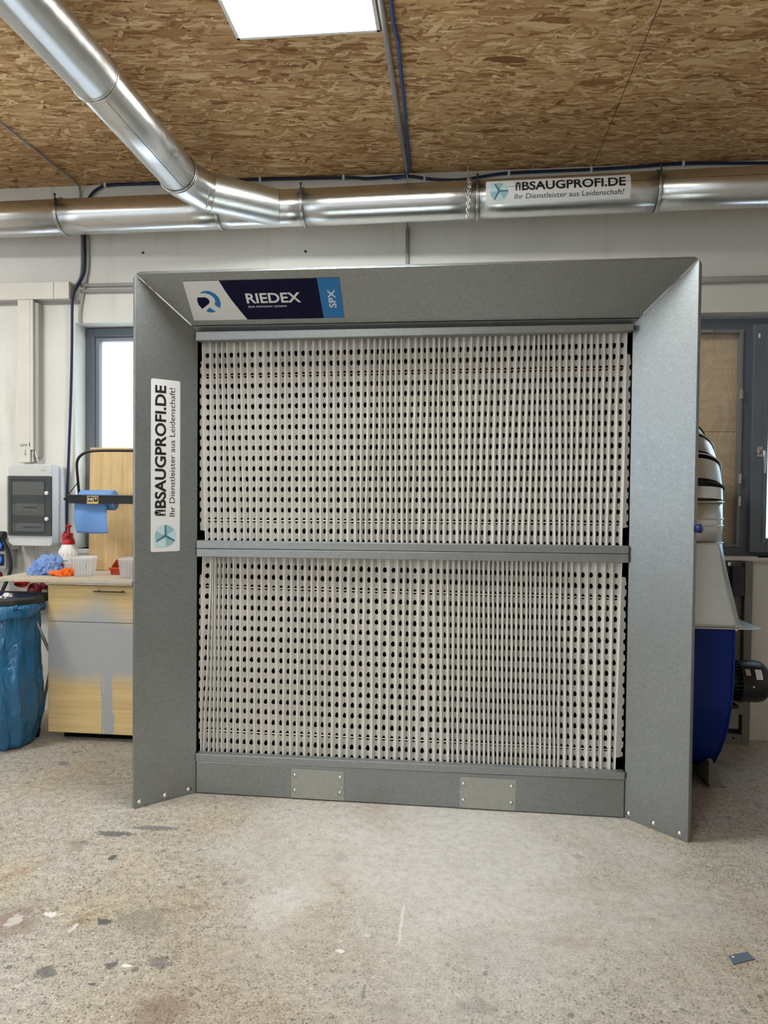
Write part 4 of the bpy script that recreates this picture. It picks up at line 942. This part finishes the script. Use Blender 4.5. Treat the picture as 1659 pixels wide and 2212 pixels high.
f = Flat(); f.poly([(0, 0), (.016, 0), (.016, .045), (0, .045)], 0, 0); f.build('red_label', ['red'], lambda u, v, l: inv @ Vector((X0+.0536*math.sin((u-.015)/.0536), Y0b-.0536*math.cos((u-.015)/.0536), .915+v)), sb, sub=.005)
pm = MB(); pm.lathe([(.033, .168), (.036, .171), (.036, .190), (.030, .202), (.026, .208), (.026, .232), (.024, .236), (.012, .238), (.010, .240), (.0085, .262), (.010, .270), (.018, .276), (.0185, .280), (.014, .284), (.0005, .285)], (X0, Y0b, .905), n=32)
pm.box((X0-.022, Y0b-.034, 1.108), (X0+.020, Y0b, 1.140)); pm.build('pump_head', 'red', sb, bevel=.002)
MB().lathe([(.011, 0), (.012, .008), (.010, .018), (.004, .022), (.0005, .022)], (X0+.012, Y0b-.030, 1.126), (.35, -1, .1), 18).build('nozzle', 'darkred', sb)
MB().tube([(X0-.020, Y0b-.01, 1.139), (X0-.018, Y0b-.01, 1.150)], .006, 10).build('valve', 'darksteel', sb)

# measuring cups
def make_cup(loc, label):
    t = empty('measuring_cup', (0, 0, 0)); tag(t, label, 'cup', 'clear plastic measuring cups on the worktop')
    hh_ = .108
    MB().lathe([(.0005, .001), (.054, .001), (.056, .004), (.0705, hh_-.004), (.074, hh_-.003), (.0755, hh_), (.0740, hh_+.002), (.0690, hh_), (.0545, .006), (.0005, .003)], (0, 0, 0), n=44, cap=False).build('cup_body', 'cup', t)
    MB().torus((0, 0, hh_), (0, 0, 1), .0735, .0022, 44, 8).build('rim', 'cup', t)
    f = Flat()
    for q in range(12):
        u = -.085+q*.0155
        f.poly([(u, .014), (u+.0010, .014), (u+.0010, .088), (u, .088)], 0, 0)
        for k in range(9):
            L = .006 if k % 3 else .009; f.poly([(u, .018+k*.0078), (u+L*.7, .018+k*.0078), (u+L*.7, .0188+k*.0078), (u, .0188+k*.0078)], 0, 0)
        f.text(['2:1', '4:1', '3:1', '5:1'][q % 4], u+.002, .089, 0, 0, width=.008, height=.006)
        f.text('MIX', u+.001, .008, 0, 0, width=.010, height=.004)
    f.build('scale_print', ['anthracite'], lambda u, v, l: Vector(((.0562+.0142*v/.108+.0008)*math.sin(u/.063), -(.0562+.0142*v/.108+.0008)*math.cos(u/.063), v)), t, sub=.01)
    t.location = loc; return t
cup = make_cup((-2.115, -.385, .9052), 'clear plastic measuring cup in front of the red pump spray bottle')
c2 = copy_tree(cup, (-1.828, -.405, .9052), None, 'clear plastic measuring cup in front of the paint tin by the booth edge')
c2.rotation_euler.z = .7
# paint tin
tin = empty('paint_tin', (-1.84, -.20, .905), 0, 'open metal paint tin behind the right measuring cup', 'tin')
MB().lathe([(.0005, .001), (.060, .001), (.061, .004), (.060, .008), (.060, .118), (.063, .122), (.063, .126), (.057, .126), (.056, .12), (.056, .01)], (-1.815, -.19, .905), n=40, cap=False).build('can_body', 'tin', tin)
MB().lathe([(.0605, .03), (.0605, .105)], (-1.815, -.19, .905), n=40, cap=False).build('paper_label', 'white', tin)
MB().lathe([(.0612, .085), (.0612, .098)], (-1.815, -.19, .905), n=40, cap=False).build('label_stripe', 'orange', tin)
MB().lathe([(.0005, .112), (.0555, .112)], (-1.815, -.19, .905), n=40, cap=False).build('dried_paint', 'redbox', tin)
# red storage bin with tools
bn = empty('storage_bin', (-1.98, -.3, .905), 0, 'small orange-red open plastic storage bin holding dark metal bits', 'storage bin')
q = MB(); x0, x1, y0, y1 = -2.005, -1.885, -.305, -.185
q.box((x0+.012, y0, .9055), (x1, y1, .909)); q.hexa([(x0+.012, y0, .906), (x1, y0, .906), (x1+.004, y0-.012, .942), (x0+.006, y0-.012, .942)], [(x0+.012, y0+.003, .906), (x1, y0+.003, .906), (x1+.004, y0-.009, .942), (x0+.006, y0-.009, .942)])
for sx_, xa in ((-1, x0+.010), (1, x1)):
    q.prism([(xa, y0-.010, .94), (xa, y0, .906), (xa, y1, .906), (xa, y1, .995), (xa, y1-.05, .992), (xa-.004*0, y0+.02, .962)], (.003*sx_, 0, 0))
q.box((x0+.012, y1-.003, .906), (x1, y1, .994)); q.hexa([(x0, y0-.018, .940), (x1+.006, y0-.018, .940), (x1+.006, y0-.018, .949), (x0, y0-.018, .949)], [(x0, y0-.010, .940), (x1+.006, y0-.010, .940), (x1+.006, y0-.010, .949), (x0, y0-.010, .949)])
q.build('bin_shell', 'redbox', bn, bevel=.0015)
f = Flat(); f.poly([(0, 0), (.05, 0), (.05, .026), (0, .026)], 0, 0); f.text('WÜRTH', .006, .008, 1, .0004, width=.038, height=.009, offset=.02); inv = WM[bn.name].inverted(); fn_ = frame_fn((x0+.062, y1-.0036, .965), (1, 0, 0), (0, 0, 1)); f.build('label_plate', ['white', 'red'], lambda u, v, l: inv @ fn_(u, v, l), bn)
rnd = random.Random(4)
for q in range(7):
    a = rnd.uniform(0, PI); cx_, cy_ = x0+.065+rnd.uniform(-.02, .02), y0+.06+rnd.uniform(-.025, .025)
    dx_, dy_ = .035*math.cos(a), .035*math.sin(a); dx_ *= .9
    lb_ = ['black', 'steel'][q % 2]
    o = MB(); o.tube([(cx_-dx_, cy_-dy_, .915+q*.006), (cx_+dx_, cy_+dy_, .920+q*.006)], .0045, 10); o.tube([(cx_+dx_*.6, cy_+dy_*.6, .919+q*.006), (cx_+dx_, cy_+dy_, .921+q*.006)], .0075, 6, smooth=False)
    tag(o.build('tool_bit', lb_), ('black' if q % 2 == 0 else 'bright steel')+' metal bit lying in the orange-red storage bin', 'tool bit', 'black bits in the red bin' if q % 2 == 0 else 'steel bits in the red bin')

def crumple(name, matn, c, rx_, ry_, h_, seed, label, cat, spikes=9, lobes=()):
    rnd = random.Random(seed); bm = bmesh.new(); bmesh.ops.create_icosphere(bm, subdivisions=4, radius=1)
    from mathutils import noise as N
    dirs = [(Vector((rnd.uniform(-1, 1), rnd.uniform(-1, 1), rnd.uniform(-.1, 1))).normalized(), rnd.uniform(.08, .30)) for _ in range(spikes)]
    for v in bm.verts:
        d = v.co.normalized(); r = .74
        for dd_, a in dirs: r += a*max(0, d.dot(dd_))**5
        q = N.noise(d*2.6+Vector((seed, 0, 0))); r += .55*(abs(q))-.08; r += .22*abs(N.noise(d*4.3+Vector((0, 0, seed)))); r += .10*abs(N.noise(d*7+Vector((0, seed, 0))))
        z = d.z*r*h_ if d.z > 0 else d.z*.02
        v.co = Vector((c[0]+d.x*r*rx_, c[1]+d.y*r*ry_, c[2]+max(z, 0)+.001*(d.z > 0)))
    me = bpy.data.meshes.new(name); bm.to_mesh(me); bm.free(); me.materials.append(M[matn]); o = bpy.data.objects.new(name, me); COL.objects.link(o)
    return tag(o, label, cat)
o = crumple('crumpled_cloth', 'cloth_blue', (-2.385, -.355, .9055), .078, .062, .085, 11, 'crumpled blue wipes heaped on the left end of the worktop', 'cloth', 14)
gl = empty('rubber_glove', (-2.24, -.40, .905), 0, 'orange rubber glove lying between the blue wipes and a measuring cup', 'glove')
o = crumple('palm', 'orange', (-2.225, -.40, .9055), .052, .045, .038, 23, 'x', 'x', 8); del o['label']; del o['category']
o.parent = gl; o.matrix_parent_inverse = WM[gl.name].inverted()
for q, (dx_, dy_) in enumerate(((-.075, .01), (-.08, -.012), (-.062, -.034), (-.045, .034))):
    MB().tube(smooth_path([(-2.235, -.40, .918), (-2.235+dx_*.6, -.40+dy_*.7, .926-.002*q), (-2.235+dx_, -.40+dy_, .919+.003*(q % 2))]), [.010]*6+[.0095]*6+[.007], 10).build('finger', 'orange', gl)

# bin bag stand
stand = empty('bag_stand', (-2.48, -.60, 0), 0, 'metal bag stand with dark rim at the left edge of the photo', 'bag stand')
q = MB(); loop = [(-2.80, -.72), (-2.40, -.725), (-2.33, -.70), (-2.27, -.62), (-2.262, -.50), (-2.30, -.42), (-2.42, -.40), (-2.80, -.40)]
for i in range(len(loop)):
    a, b = loop[i], loop[(i+1) % len(loop)]
    def inn(p, d=.028):
        c_ = Vector((-2.53, -.565)); v = Vector(p)-c_; return c_+v*(1-d/v.length)
    ai, bi = inn(a), inn(b)
    q.hexa([(a[0], a[1], .775), (b[0], b[1], .775), (b[0], b[1], .805), (a[0], a[1], .805)], [(ai.x, ai.y, .79), (bi.x, bi.y, .79), (bi.x, bi.y, .815), (ai.x, ai.y, .815)])
q.build('rim', 'mech', stand, bevel=.004)
for p, r_2 in (((-2.275, -.32, .775), (-2.345, -.478, .0)), ((-2.305, -.62, .775), (-2.285, -.14, .0))):
    l = MB().tube([p, r_2], .0085, 12).build('leg', 'alu', stand)
    MB().tube([Vector(r_2)+Vector((0, 0, .0)), Vector(r_2)+(Vector(p)-Vector(r_2)).normalized()*.05], .0115, 12).build('rubber_foot', 'blackrubber', l)
MB().lathe([(.007, 0), (.007, .004), (.0005, .005)], (-2.41, -.726, .79), (0, -1, 0), 12).build('bolt', 'steel', stand)
# the bag
bm = bmesh.new(); rows_, cols_ = 46, 96; from mathutils import noise as N; VV = []
cxb, cyb = -2.50, -.60
for i in range(rows_+1):
    f = i/rows_; z = .775*(1-f)+.004
    prof_ = .98-.07*math.sin(min(f*6, PI))+.05*math.sin(f*PI)-.0*f-(.55*max(0, f-.80)**1.2*2.2 if f > .80 else 0)
    row = []
    for j in range(cols_):
        a = 2*PI*j/cols_; rx_, ry_ = .222, .165; e = 2.6
        c_, s_2 = math.cos(a), math.sin(a)
        rr = (abs(c_/rx_)**e+abs(s_2/ry_)**e)**(-1/e)
        fold = .010*math.sin(a*15+3*math.sin(f*3))*(.3+.7*min(1, f*3))*(1-.4*f)+.010*N.noise(Vector((c_*4, s_2*4, z*6)))+.016*abs(N.noise(Vector((c_*2+5, s_2*2, z*3))))-.010*abs(N.noise(Vector((c_*7+5, s_2*7, z*9))))
        row.append(bm.verts.new((cxb+c_*(rr*prof_+fold), cyb+s_2*(rr*prof_+fold), z)))
    VV.append(row)
for i in range(rows_):
    for j in range(cols_):
        fc = bm.faces.new((VV[i][j], VV[i][(j+1) % cols_], VV[i+1][(j+1) % cols_], VV[i+1][j])); fc.smooth = True
bm.faces.new(VV[-1])
me = bpy.data.meshes.new('bin_bag'); bm.to_mesh(me); bm.free(); me.materials.append(M['bag']); bag = bpy.data.objects.new('bin_bag', me); COL.objects.link(bag)
tag(bag, 'shiny blue plastic bin bag hanging in the metal stand at the left edge', 'bin bag')
# cuff turned down over the rim
q = MB(); P = []
for j in range(73):
    a = 2*PI*j/72; e = 2.6; c_, s_2 = math.cos(a), math.sin(a); rr = (abs(c_/.238)**e+abs(s_2/.178)**e)**(-1/e)
    P.append((cxb+c_*rr, cyb+s_2*rr, rr, c_, s_2))
V = []
for (x, y, rr, c_, s_2) in P[:-1]:
    dz = .016*math.sin(math.atan2(s_2, c_)*3+1)+.010*math.sin(math.atan2(s_2, c_)*7)
    V += [(x-c_*.012, y-s_2*.012, .778), (x+c_*.004, y+s_2*.004, .765), (x+c_*.007, y+s_2*.007, .742+dz*.5), (x+c_*.004, y+s_2*.004, .722+dz)]
n_ = 72
q.add(V, [(4*j+k, 4*((j+1) % n_)+k, 4*((j+1) % n_)+k+1, 4*j+k+1) for j in range(n_) for k in range(3)], 0, True)
q.build('cuff', 'bag', bag)
for x, y, z in ((-2.30, -.735, .772), (-2.275, -.71, .762)):
    MB().lathe([(.002, -.012), (.011, -.006), (.013, .004), (.008, .013), (.001, .016)], (x, y, z), (.1, -.2, 1), 10).build('knot', 'bag', bag)
o = crumple('crumpled_paper', 'white', (-2.43, -.60, .782), .045, .05, .035, 31, 'white crumpled paper on top of the rubbish in the blue bin bag', 'paper', 5)
o = crumple('crumpled_cloth', 'darkblue', (-2.50, -.56, .762), .17, .11, .05, 37, 'dark blue rubbish filling the top of the bin bag', 'rubbish', 10)

# socket box and red industrial plugs at the left edge
sk = empty('socket_box', (-2.86, -.06, .9), 0, 'grey wall socket box with two blue sockets at the left edge', 'socket box')
MB().box((-2.98, -.11, .90), (-2.785, -.001, 1.10)).build('housing', 'greyplastic', sk, bevel=.008)
for z in (1.05, .96):
    s2 = MB().box((-2.86, -.122, z-.037), (-2.79, -.11, z+.037)).build('blue_socket', 'darkblue', sk, bevel=.004)
    MB().lathe([(.031, 0), (.031, .008), (.029, .010), (.0005, .010)], (-2.825, -.122, z), (0, -1, 0), 28).build('flap', 'socketblue', s2)
MB().tube([(-2.90, -.13, 1.115), (-2.775, -.13, 1.11)], .028, 16).build('plug_hood', 'anthracite', sk)
tag(MB().tube(smooth_path([(-2.79, -.13, 1.09), (-2.765, -.12, 1.03), (-2.752, -.11, .96), (-2.757, -.10, .90), (-2.775, -.10, .84), (-2.83, -.10, .72), (-2.86, -.10, .60)]), .011, 12).build('cable', 'anthracite'), 'thick dark grey cable curving down beside the blue sockets', 'cable')
pl = empty('industrial_plug_socket', (-2.62, -.12, .75), 0, 'red industrial sockets on the wall below the worktop', 'industrial socket')
MB().box((-2.80, -.05, .62), (-2.44, -.001, .86)).build('housing', 'trunk_side', pl, bevel=.01)
MB().lathe([(.030, 0), (.040, .008), (.040, .060), (.036, .066), (.033, .066), (.031, .03), (.0005, .03)], (-2.655, -.13, .868), (.05, -.55, -.9), 28, cap=False).build('plug_cup', 'red', pl)
MB().lathe([(.040, 0), (.044, .010), (.044, .022), (.0005, .026)], (-2.59, -.10, .775), (0, -1, .15), 30).build('hinged_cap', 'darkred', pl)
MB().lathe([(.028, 0), (.028, .05), (.022, .06), (.0005, .06)], (-2.535, -.05, .81), (0, -1, -.1), 24).build('side_cap', 'darkred', pl)
MB().lathe([(.034, 0), (.038, .02), (.036, .07), (.0005, .075)], (-2.84, -.10, .855), (0, -1, .1), 24).build('side_cap', 'darkred', pl)
MB().prism([(-2.618, -.16, .86), (-2.595, -.16, .86), (-2.590, -.16, .84), (-2.600, -.16, .815), (-2.613, -.16, .842)], (0, .006, 0)).build('pull_tab', 'red', pl)
tag(MB().tube(smooth_path([(-2.50, -.04, .80), (-2.44, -.06, .76), (-2.38, -.06, .78), (-2.32, -.05, .84), (-2.28, -.05, .95), (-2.23, -.05, 1.03), (-2.15, -.03, 1.07)]), .011, 12).build('cable', 'blackrubber'), 'black cable arching behind the spray bottle below the window', 'cable')
br = MB(); br.tube([(-2.655, -.03, 1.05), (-2.625, -.04, .92)], .004, 8); br.tube([(-2.56, -.03, 1.01), (-2.65, -.03, .91)], .005, 8)
tag(br.build('bracket', 'greyplastic'), 'thin white bracket rods on the wall below the fuse box', 'bracket')

# ================================================================== FAN UNIT ON THE RIGHT
fan = empty('extractor_fan', (1.1, -.5, 0), 0, 'blue centrifugal extractor fan with black motor behind the right side of the booth', 'extractor fan')
XR, XL = 1.26, .96
scroll = [(-.866, .79), (-.870, .70), (-.868, .60), (-.858, .50), (-.842, .41), (-.815, .33), (-.775, .255), (-.725, .18), (-.66, .105), (-.583, .055), (-.50, .04), (-.40, .055), (-.30, .11), (-.22, .19), (-.17, .29), (-.15, .40), (-.16, .52), (-.20, .62), (-.27, .70), (-.36, .76), (-.52, .79)]
hs = MB().prism([(XL, y, z) for y, z in scroll], (XR-XL, 0, 0)).build('scroll_housing', 'fanblue', fan, bevel=.004)
rim_ = MB().tube([(XR+.001, y, z) for y, z in scroll], .006, 8, closed=True); rim_.build('rim_flange', 'fanblue', hs)
fl = MB().box((.80, -.885, .79), (1.375, -.47, .797)).build('flange_plate', 'alu', fan, bevel=.001)
for x, y in ((1.27, -.865), (1.33, -.66), (1.05, -.865)):
    MB().lathe([(.010, 0), (.010, .005), (.0085, .006), (.0085, .011), (.0005, .012)], (x, y, .797), (0, 0, 1), 6, smooth=False).build('bolt', 'steel', fl)
    MB().lathe([(.008, 0), (.008, .008), (.0005, .009)], (x, y, .790), (0, 0, -1), 6, smooth=False).build('nut', 'steel', fl)
# foot
ft = MB(); ft.prism([(1.216, -.700, .13), (1.216, -.718, .0), (1.285, -.718, .0), (1.245, -.706, .10), (1.235, -.700, .13)], (0, .006, 0)); ft.box((1.214, -.72, 0), (1.222, -.50, .12)); ft.box((1.214, -.72, 0), (1.29, -.50, .006))
ft.build('foot', 'greymetal', fan)
# motor
mo = MB(); ym, zm = -.545, .475
mo.lathe([(.086, 0), (.088, .005), (.088, .165)], (XR, ym, zm), (1, 0, 0), 40)
mot = mo.build('motor', 'black', fan)
fn2 = MB()
for q in range(30):
    a = 2*PI*q/30; c_, s_2 = math.cos(a), math.sin(a); t_ = Vector((0, -s_2, c_))*.0016; r0 = Vector((0, c_, s_2))
    A = Vector((XR+.02, ym, zm))
    fn2.hexa([A+r0*.085-t_, A+r0*.099-t_, A+r0*.099+t_, A+r0*.085+t_], [p+Vector((.125, 0, 0)) for p in (A+r0*.085-t_, A+r0*.099-t_, A+r0*.099+t_, A+r0*.085+t_)])
fn2.build('cooling_fins', 'black', mot)
MB().lathe([(.101, .135), (.103, .140), (.103, .225), (.098, .250), (.080, .272), (.070, .278), (.0005, .280)], (XR, ym, zm), (1, 0, 0), 48, cap=False).build('fan_cowl', 'black', mot)
def on_m(x, ang, r): return Vector((x, ym-r*math.cos(math.radians(ang)), zm+r*math.sin(math.radians(ang))))
inv = WM[fan.name].inverted()
for nm, xa, a0, wd, hh2, mt in (('rating_plate', XR+.150, 28, .022, .034, 'alu'), ('type_label', XR+.195, 18, .030, .050, 'white')):
    f = Flat(); f.poly([(0, 0), (wd, 0), (wd, hh2), (0, hh2)], 0, 0)
    for k in range(6):
        f.poly([(wd*.15, hh2*(.15+.12*k)), (wd*.8, hh2*(.15+.12*k)), (wd*.8, hh2*(.19+.12*k)), (wd*.15, hh2*(.19+.12*k))], 1, .0005)
    f.build(nm, [mt, 'conduit'], lambda u, v, l, xa=xa, a0=a0: inv @ on_m(xa+u, a0+math.degrees(v/.1035), .1040+l), mot, sub=.006)
MB().lathe([(.006, 0), (.006, .004), (.0005, .005)], on_m(XR+.18, -2, .103), (0, -1, 0), 12).build('screw', 'steel', mot)
MB().box((XR+.03, ym-.105, zm-.012), (XR+.05, ym-.095, zm+.03)).build('terminal_tag', 'alu', mot)
MB().box((XR, ym-.09, zm-.118), (XR+.12, ym+.09, zm-.102)).box((XR+.01, ym-.07, zm-.105), (XR+.10, ym+.07, zm-.07)).build('motor_foot', 'black', mot, bevel=.003)
MB().hexa([(XR, ym-.09, .26), (XR+.118, ym-.09, .26), (XR+.118, ym-.09, .357), (XR, ym-.09, .357)], [(XR, ym+.09, .26), (XR+.118, ym+.09, .26), (XR+.118, ym+.09, .357), (XR, ym+.09, .357)]).build('motor_bracket', 'greymetal', fan, bevel=.001)
# transition and rising duct with a segmented elbow
rd = empty('riser_duct', (1.1, -.70, .797), 0, 'galvanised riser duct with square to round base and segmented elbow on the blue fan', 'duct')
cx_, cy_, rr0 = 1.105, -.70, .147
n = 48; sq = []; ci = []
for j in range(n):
    a = 2*PI*j/n+PI/4; c_, s_2 = math.cos(a), math.sin(a); m_2 = max(abs(c_), abs(s_2)); 
    sq.append((cx_-.02+c_/m_2*.205, cy_+s_2/m_2*.165, .7975)); ci.append((cx_+c_*rr0, cy_+s_2*rr0, 1.172))
ts = MB(); ts.add(sq+ci, [(j, (j+1) % n, n+(j+1) % n, n+j) for j in range(n)], 0, True); ts.build('square_to_round', 'duct_plain', rd)
MB().box((cx_-.23, cy_-.172, .7975), (cx_+.19, cy_+.172, .806)).build('base_collar', 'duct_plain', rd, bevel=.001)
MB().tube([(cx_, cy_, 1.17), (cx_, cy_, 1.372)], rr0, 48).build('round_section', 'duct', rd)
for z, r2 in ((1.176, .150), (1.255, .1495), (1.288, .1495), (1.366, .150)):
    MB().torus((cx_, cy_, z), (0, 0, 1), r2, .0035, 48, 8).build('bead', 'ring', rd)
Rb = .42; pts = []
NS = 5
for q in range(NS+1):
    a = math.radians(90*q/NS); pts.append(Vector((cx_, cy_+Rb*(1-math.cos(a)), 1.372+Rb*.70*math.sin(a))))
pts = [Vector((cx_, cy_, 1.372))]+[Vector((cx_, cy_+Rb*(1-math.cos(math.radians(90*(q+.5)/NS)))/1.0, 1.372+Rb*.70*math.sin(math.radians(90*(q+.5)/NS)))) for q in range(NS)]+[Vector((cx_, cy_+Rb, 1.372+Rb*.70)), Vector((cx_, .148, 1.372+Rb*.70))]
for i in range(len(pts)-1):
    MB().tube([pts[i]-(pts[i+1]-pts[i]).normalized()*.004, pts[i+1]+(pts[i+1]-pts[i]).normalized()*.004], rr0, 48, cap=False).build('elbow_segment', 'duct', rd)
for i in range(1, len(pts)-1):
    MB().torus(pts[i], (pts[i+1]-pts[i]).normalized()+(pts[i]-pts[i-1]).normalized(), rr0+.005, .0045, 48, 8).build('bead', 'blackrubber' if i in (1, 4) else 'ring', rd)
# grey metal shutter box below the right window
sp = empty('metal_hatch', (1.5, -.05, 0), 0, 'old grey metal panel with a frame standing against the wall below the window', 'metal hatch')
MB().box((1.10, -.055, .22), (1.61, -.035, 1.02)).build('sheet', 'greymetal', sp)
MB().box((1.61, -.085, .0), (1.652, -.004, 1.03)).build('post', 'greymetal', sp, bevel=.002)
MB().box((1.605, -.07, .22), (1.612, -.036, 1.02)).build('edge_gap', 'anthracite', sp)
MB().box((1.10, -.085, 0.0), (1.61, -.06, .055)).build('bottom_rail', 'greymetal', sp, bevel=.002)
MB().box((1.10, -.075, .225), (1.61, -.05, .25)).box((1.57, -.09, .17), (1.62, -.05, .235)).build('middle_rail', 'greymetal', sp, bevel=.002)
MB().box((1.10, -.03, .05), (1.61, -.012, .22)).build('recess', 'anthracite', sp)
for x in (1.46, 1.53): MB().box((x-.018, -.05, .055), (x+.018, -.034, .215)).build('slat', 'greymetal', sp)
MB().box((1.545, -.10, .125), (1.575, -.06, .175)).build('latch', 'greymetal', sp, bevel=.002)
MB().box((1.53, -.115, .84), (1.595, -.06, 1.005)).build('lock_box', 'anthracite', sp, bevel=.003)
MB().box((1.52, -.075, 1.0), (1.535, -.055, 1.025)).build('catch', 'steel', sp)
for x in (1.49, 1.565): MB().lathe([(.006, 0), (.0005, .001)], (x, -.0855, .034), (0, -1, 0), 12).build('screw_hole', 'void', sp)
tag(MB().box((1.665, -.02, 1.018), (1.9, .03, 1.030)).build('wooden_strip', 'worktop', bevel=.001), 'thin wooden strip under the right window frame', 'strip')

# ================================================================== BITS ON THE FLOOR
o = MB(); o.prism([(.830, -2.052, .001), (.905, -2.018, .001), (.897, -1.985, .001), (.832, -2.012, .001)], (0, 0, .0025)); 
o = tag(o.build('metal_chip', 'brass', bevel=.0008), 'small blue-grey metal plate lying on the floor at the lower right', 'metal plate')
MB().lathe([(.004, 0), (.004, .0008), (.0005, .001)], (.843, -2.018, .0035), (0, 0, 1), 10).build('rivet', 'grit', o)
tag(MB().prism([(-.352, -2.127, .0008), (-.330, -2.140, .0008), (-.318, -2.128, .0008), (-.335, -2.118, .0008)], (0, 0, .0012)).build('paper_scrap', 'grit'), 'white paper scrap on the floor in front of the booth', 'scrap')
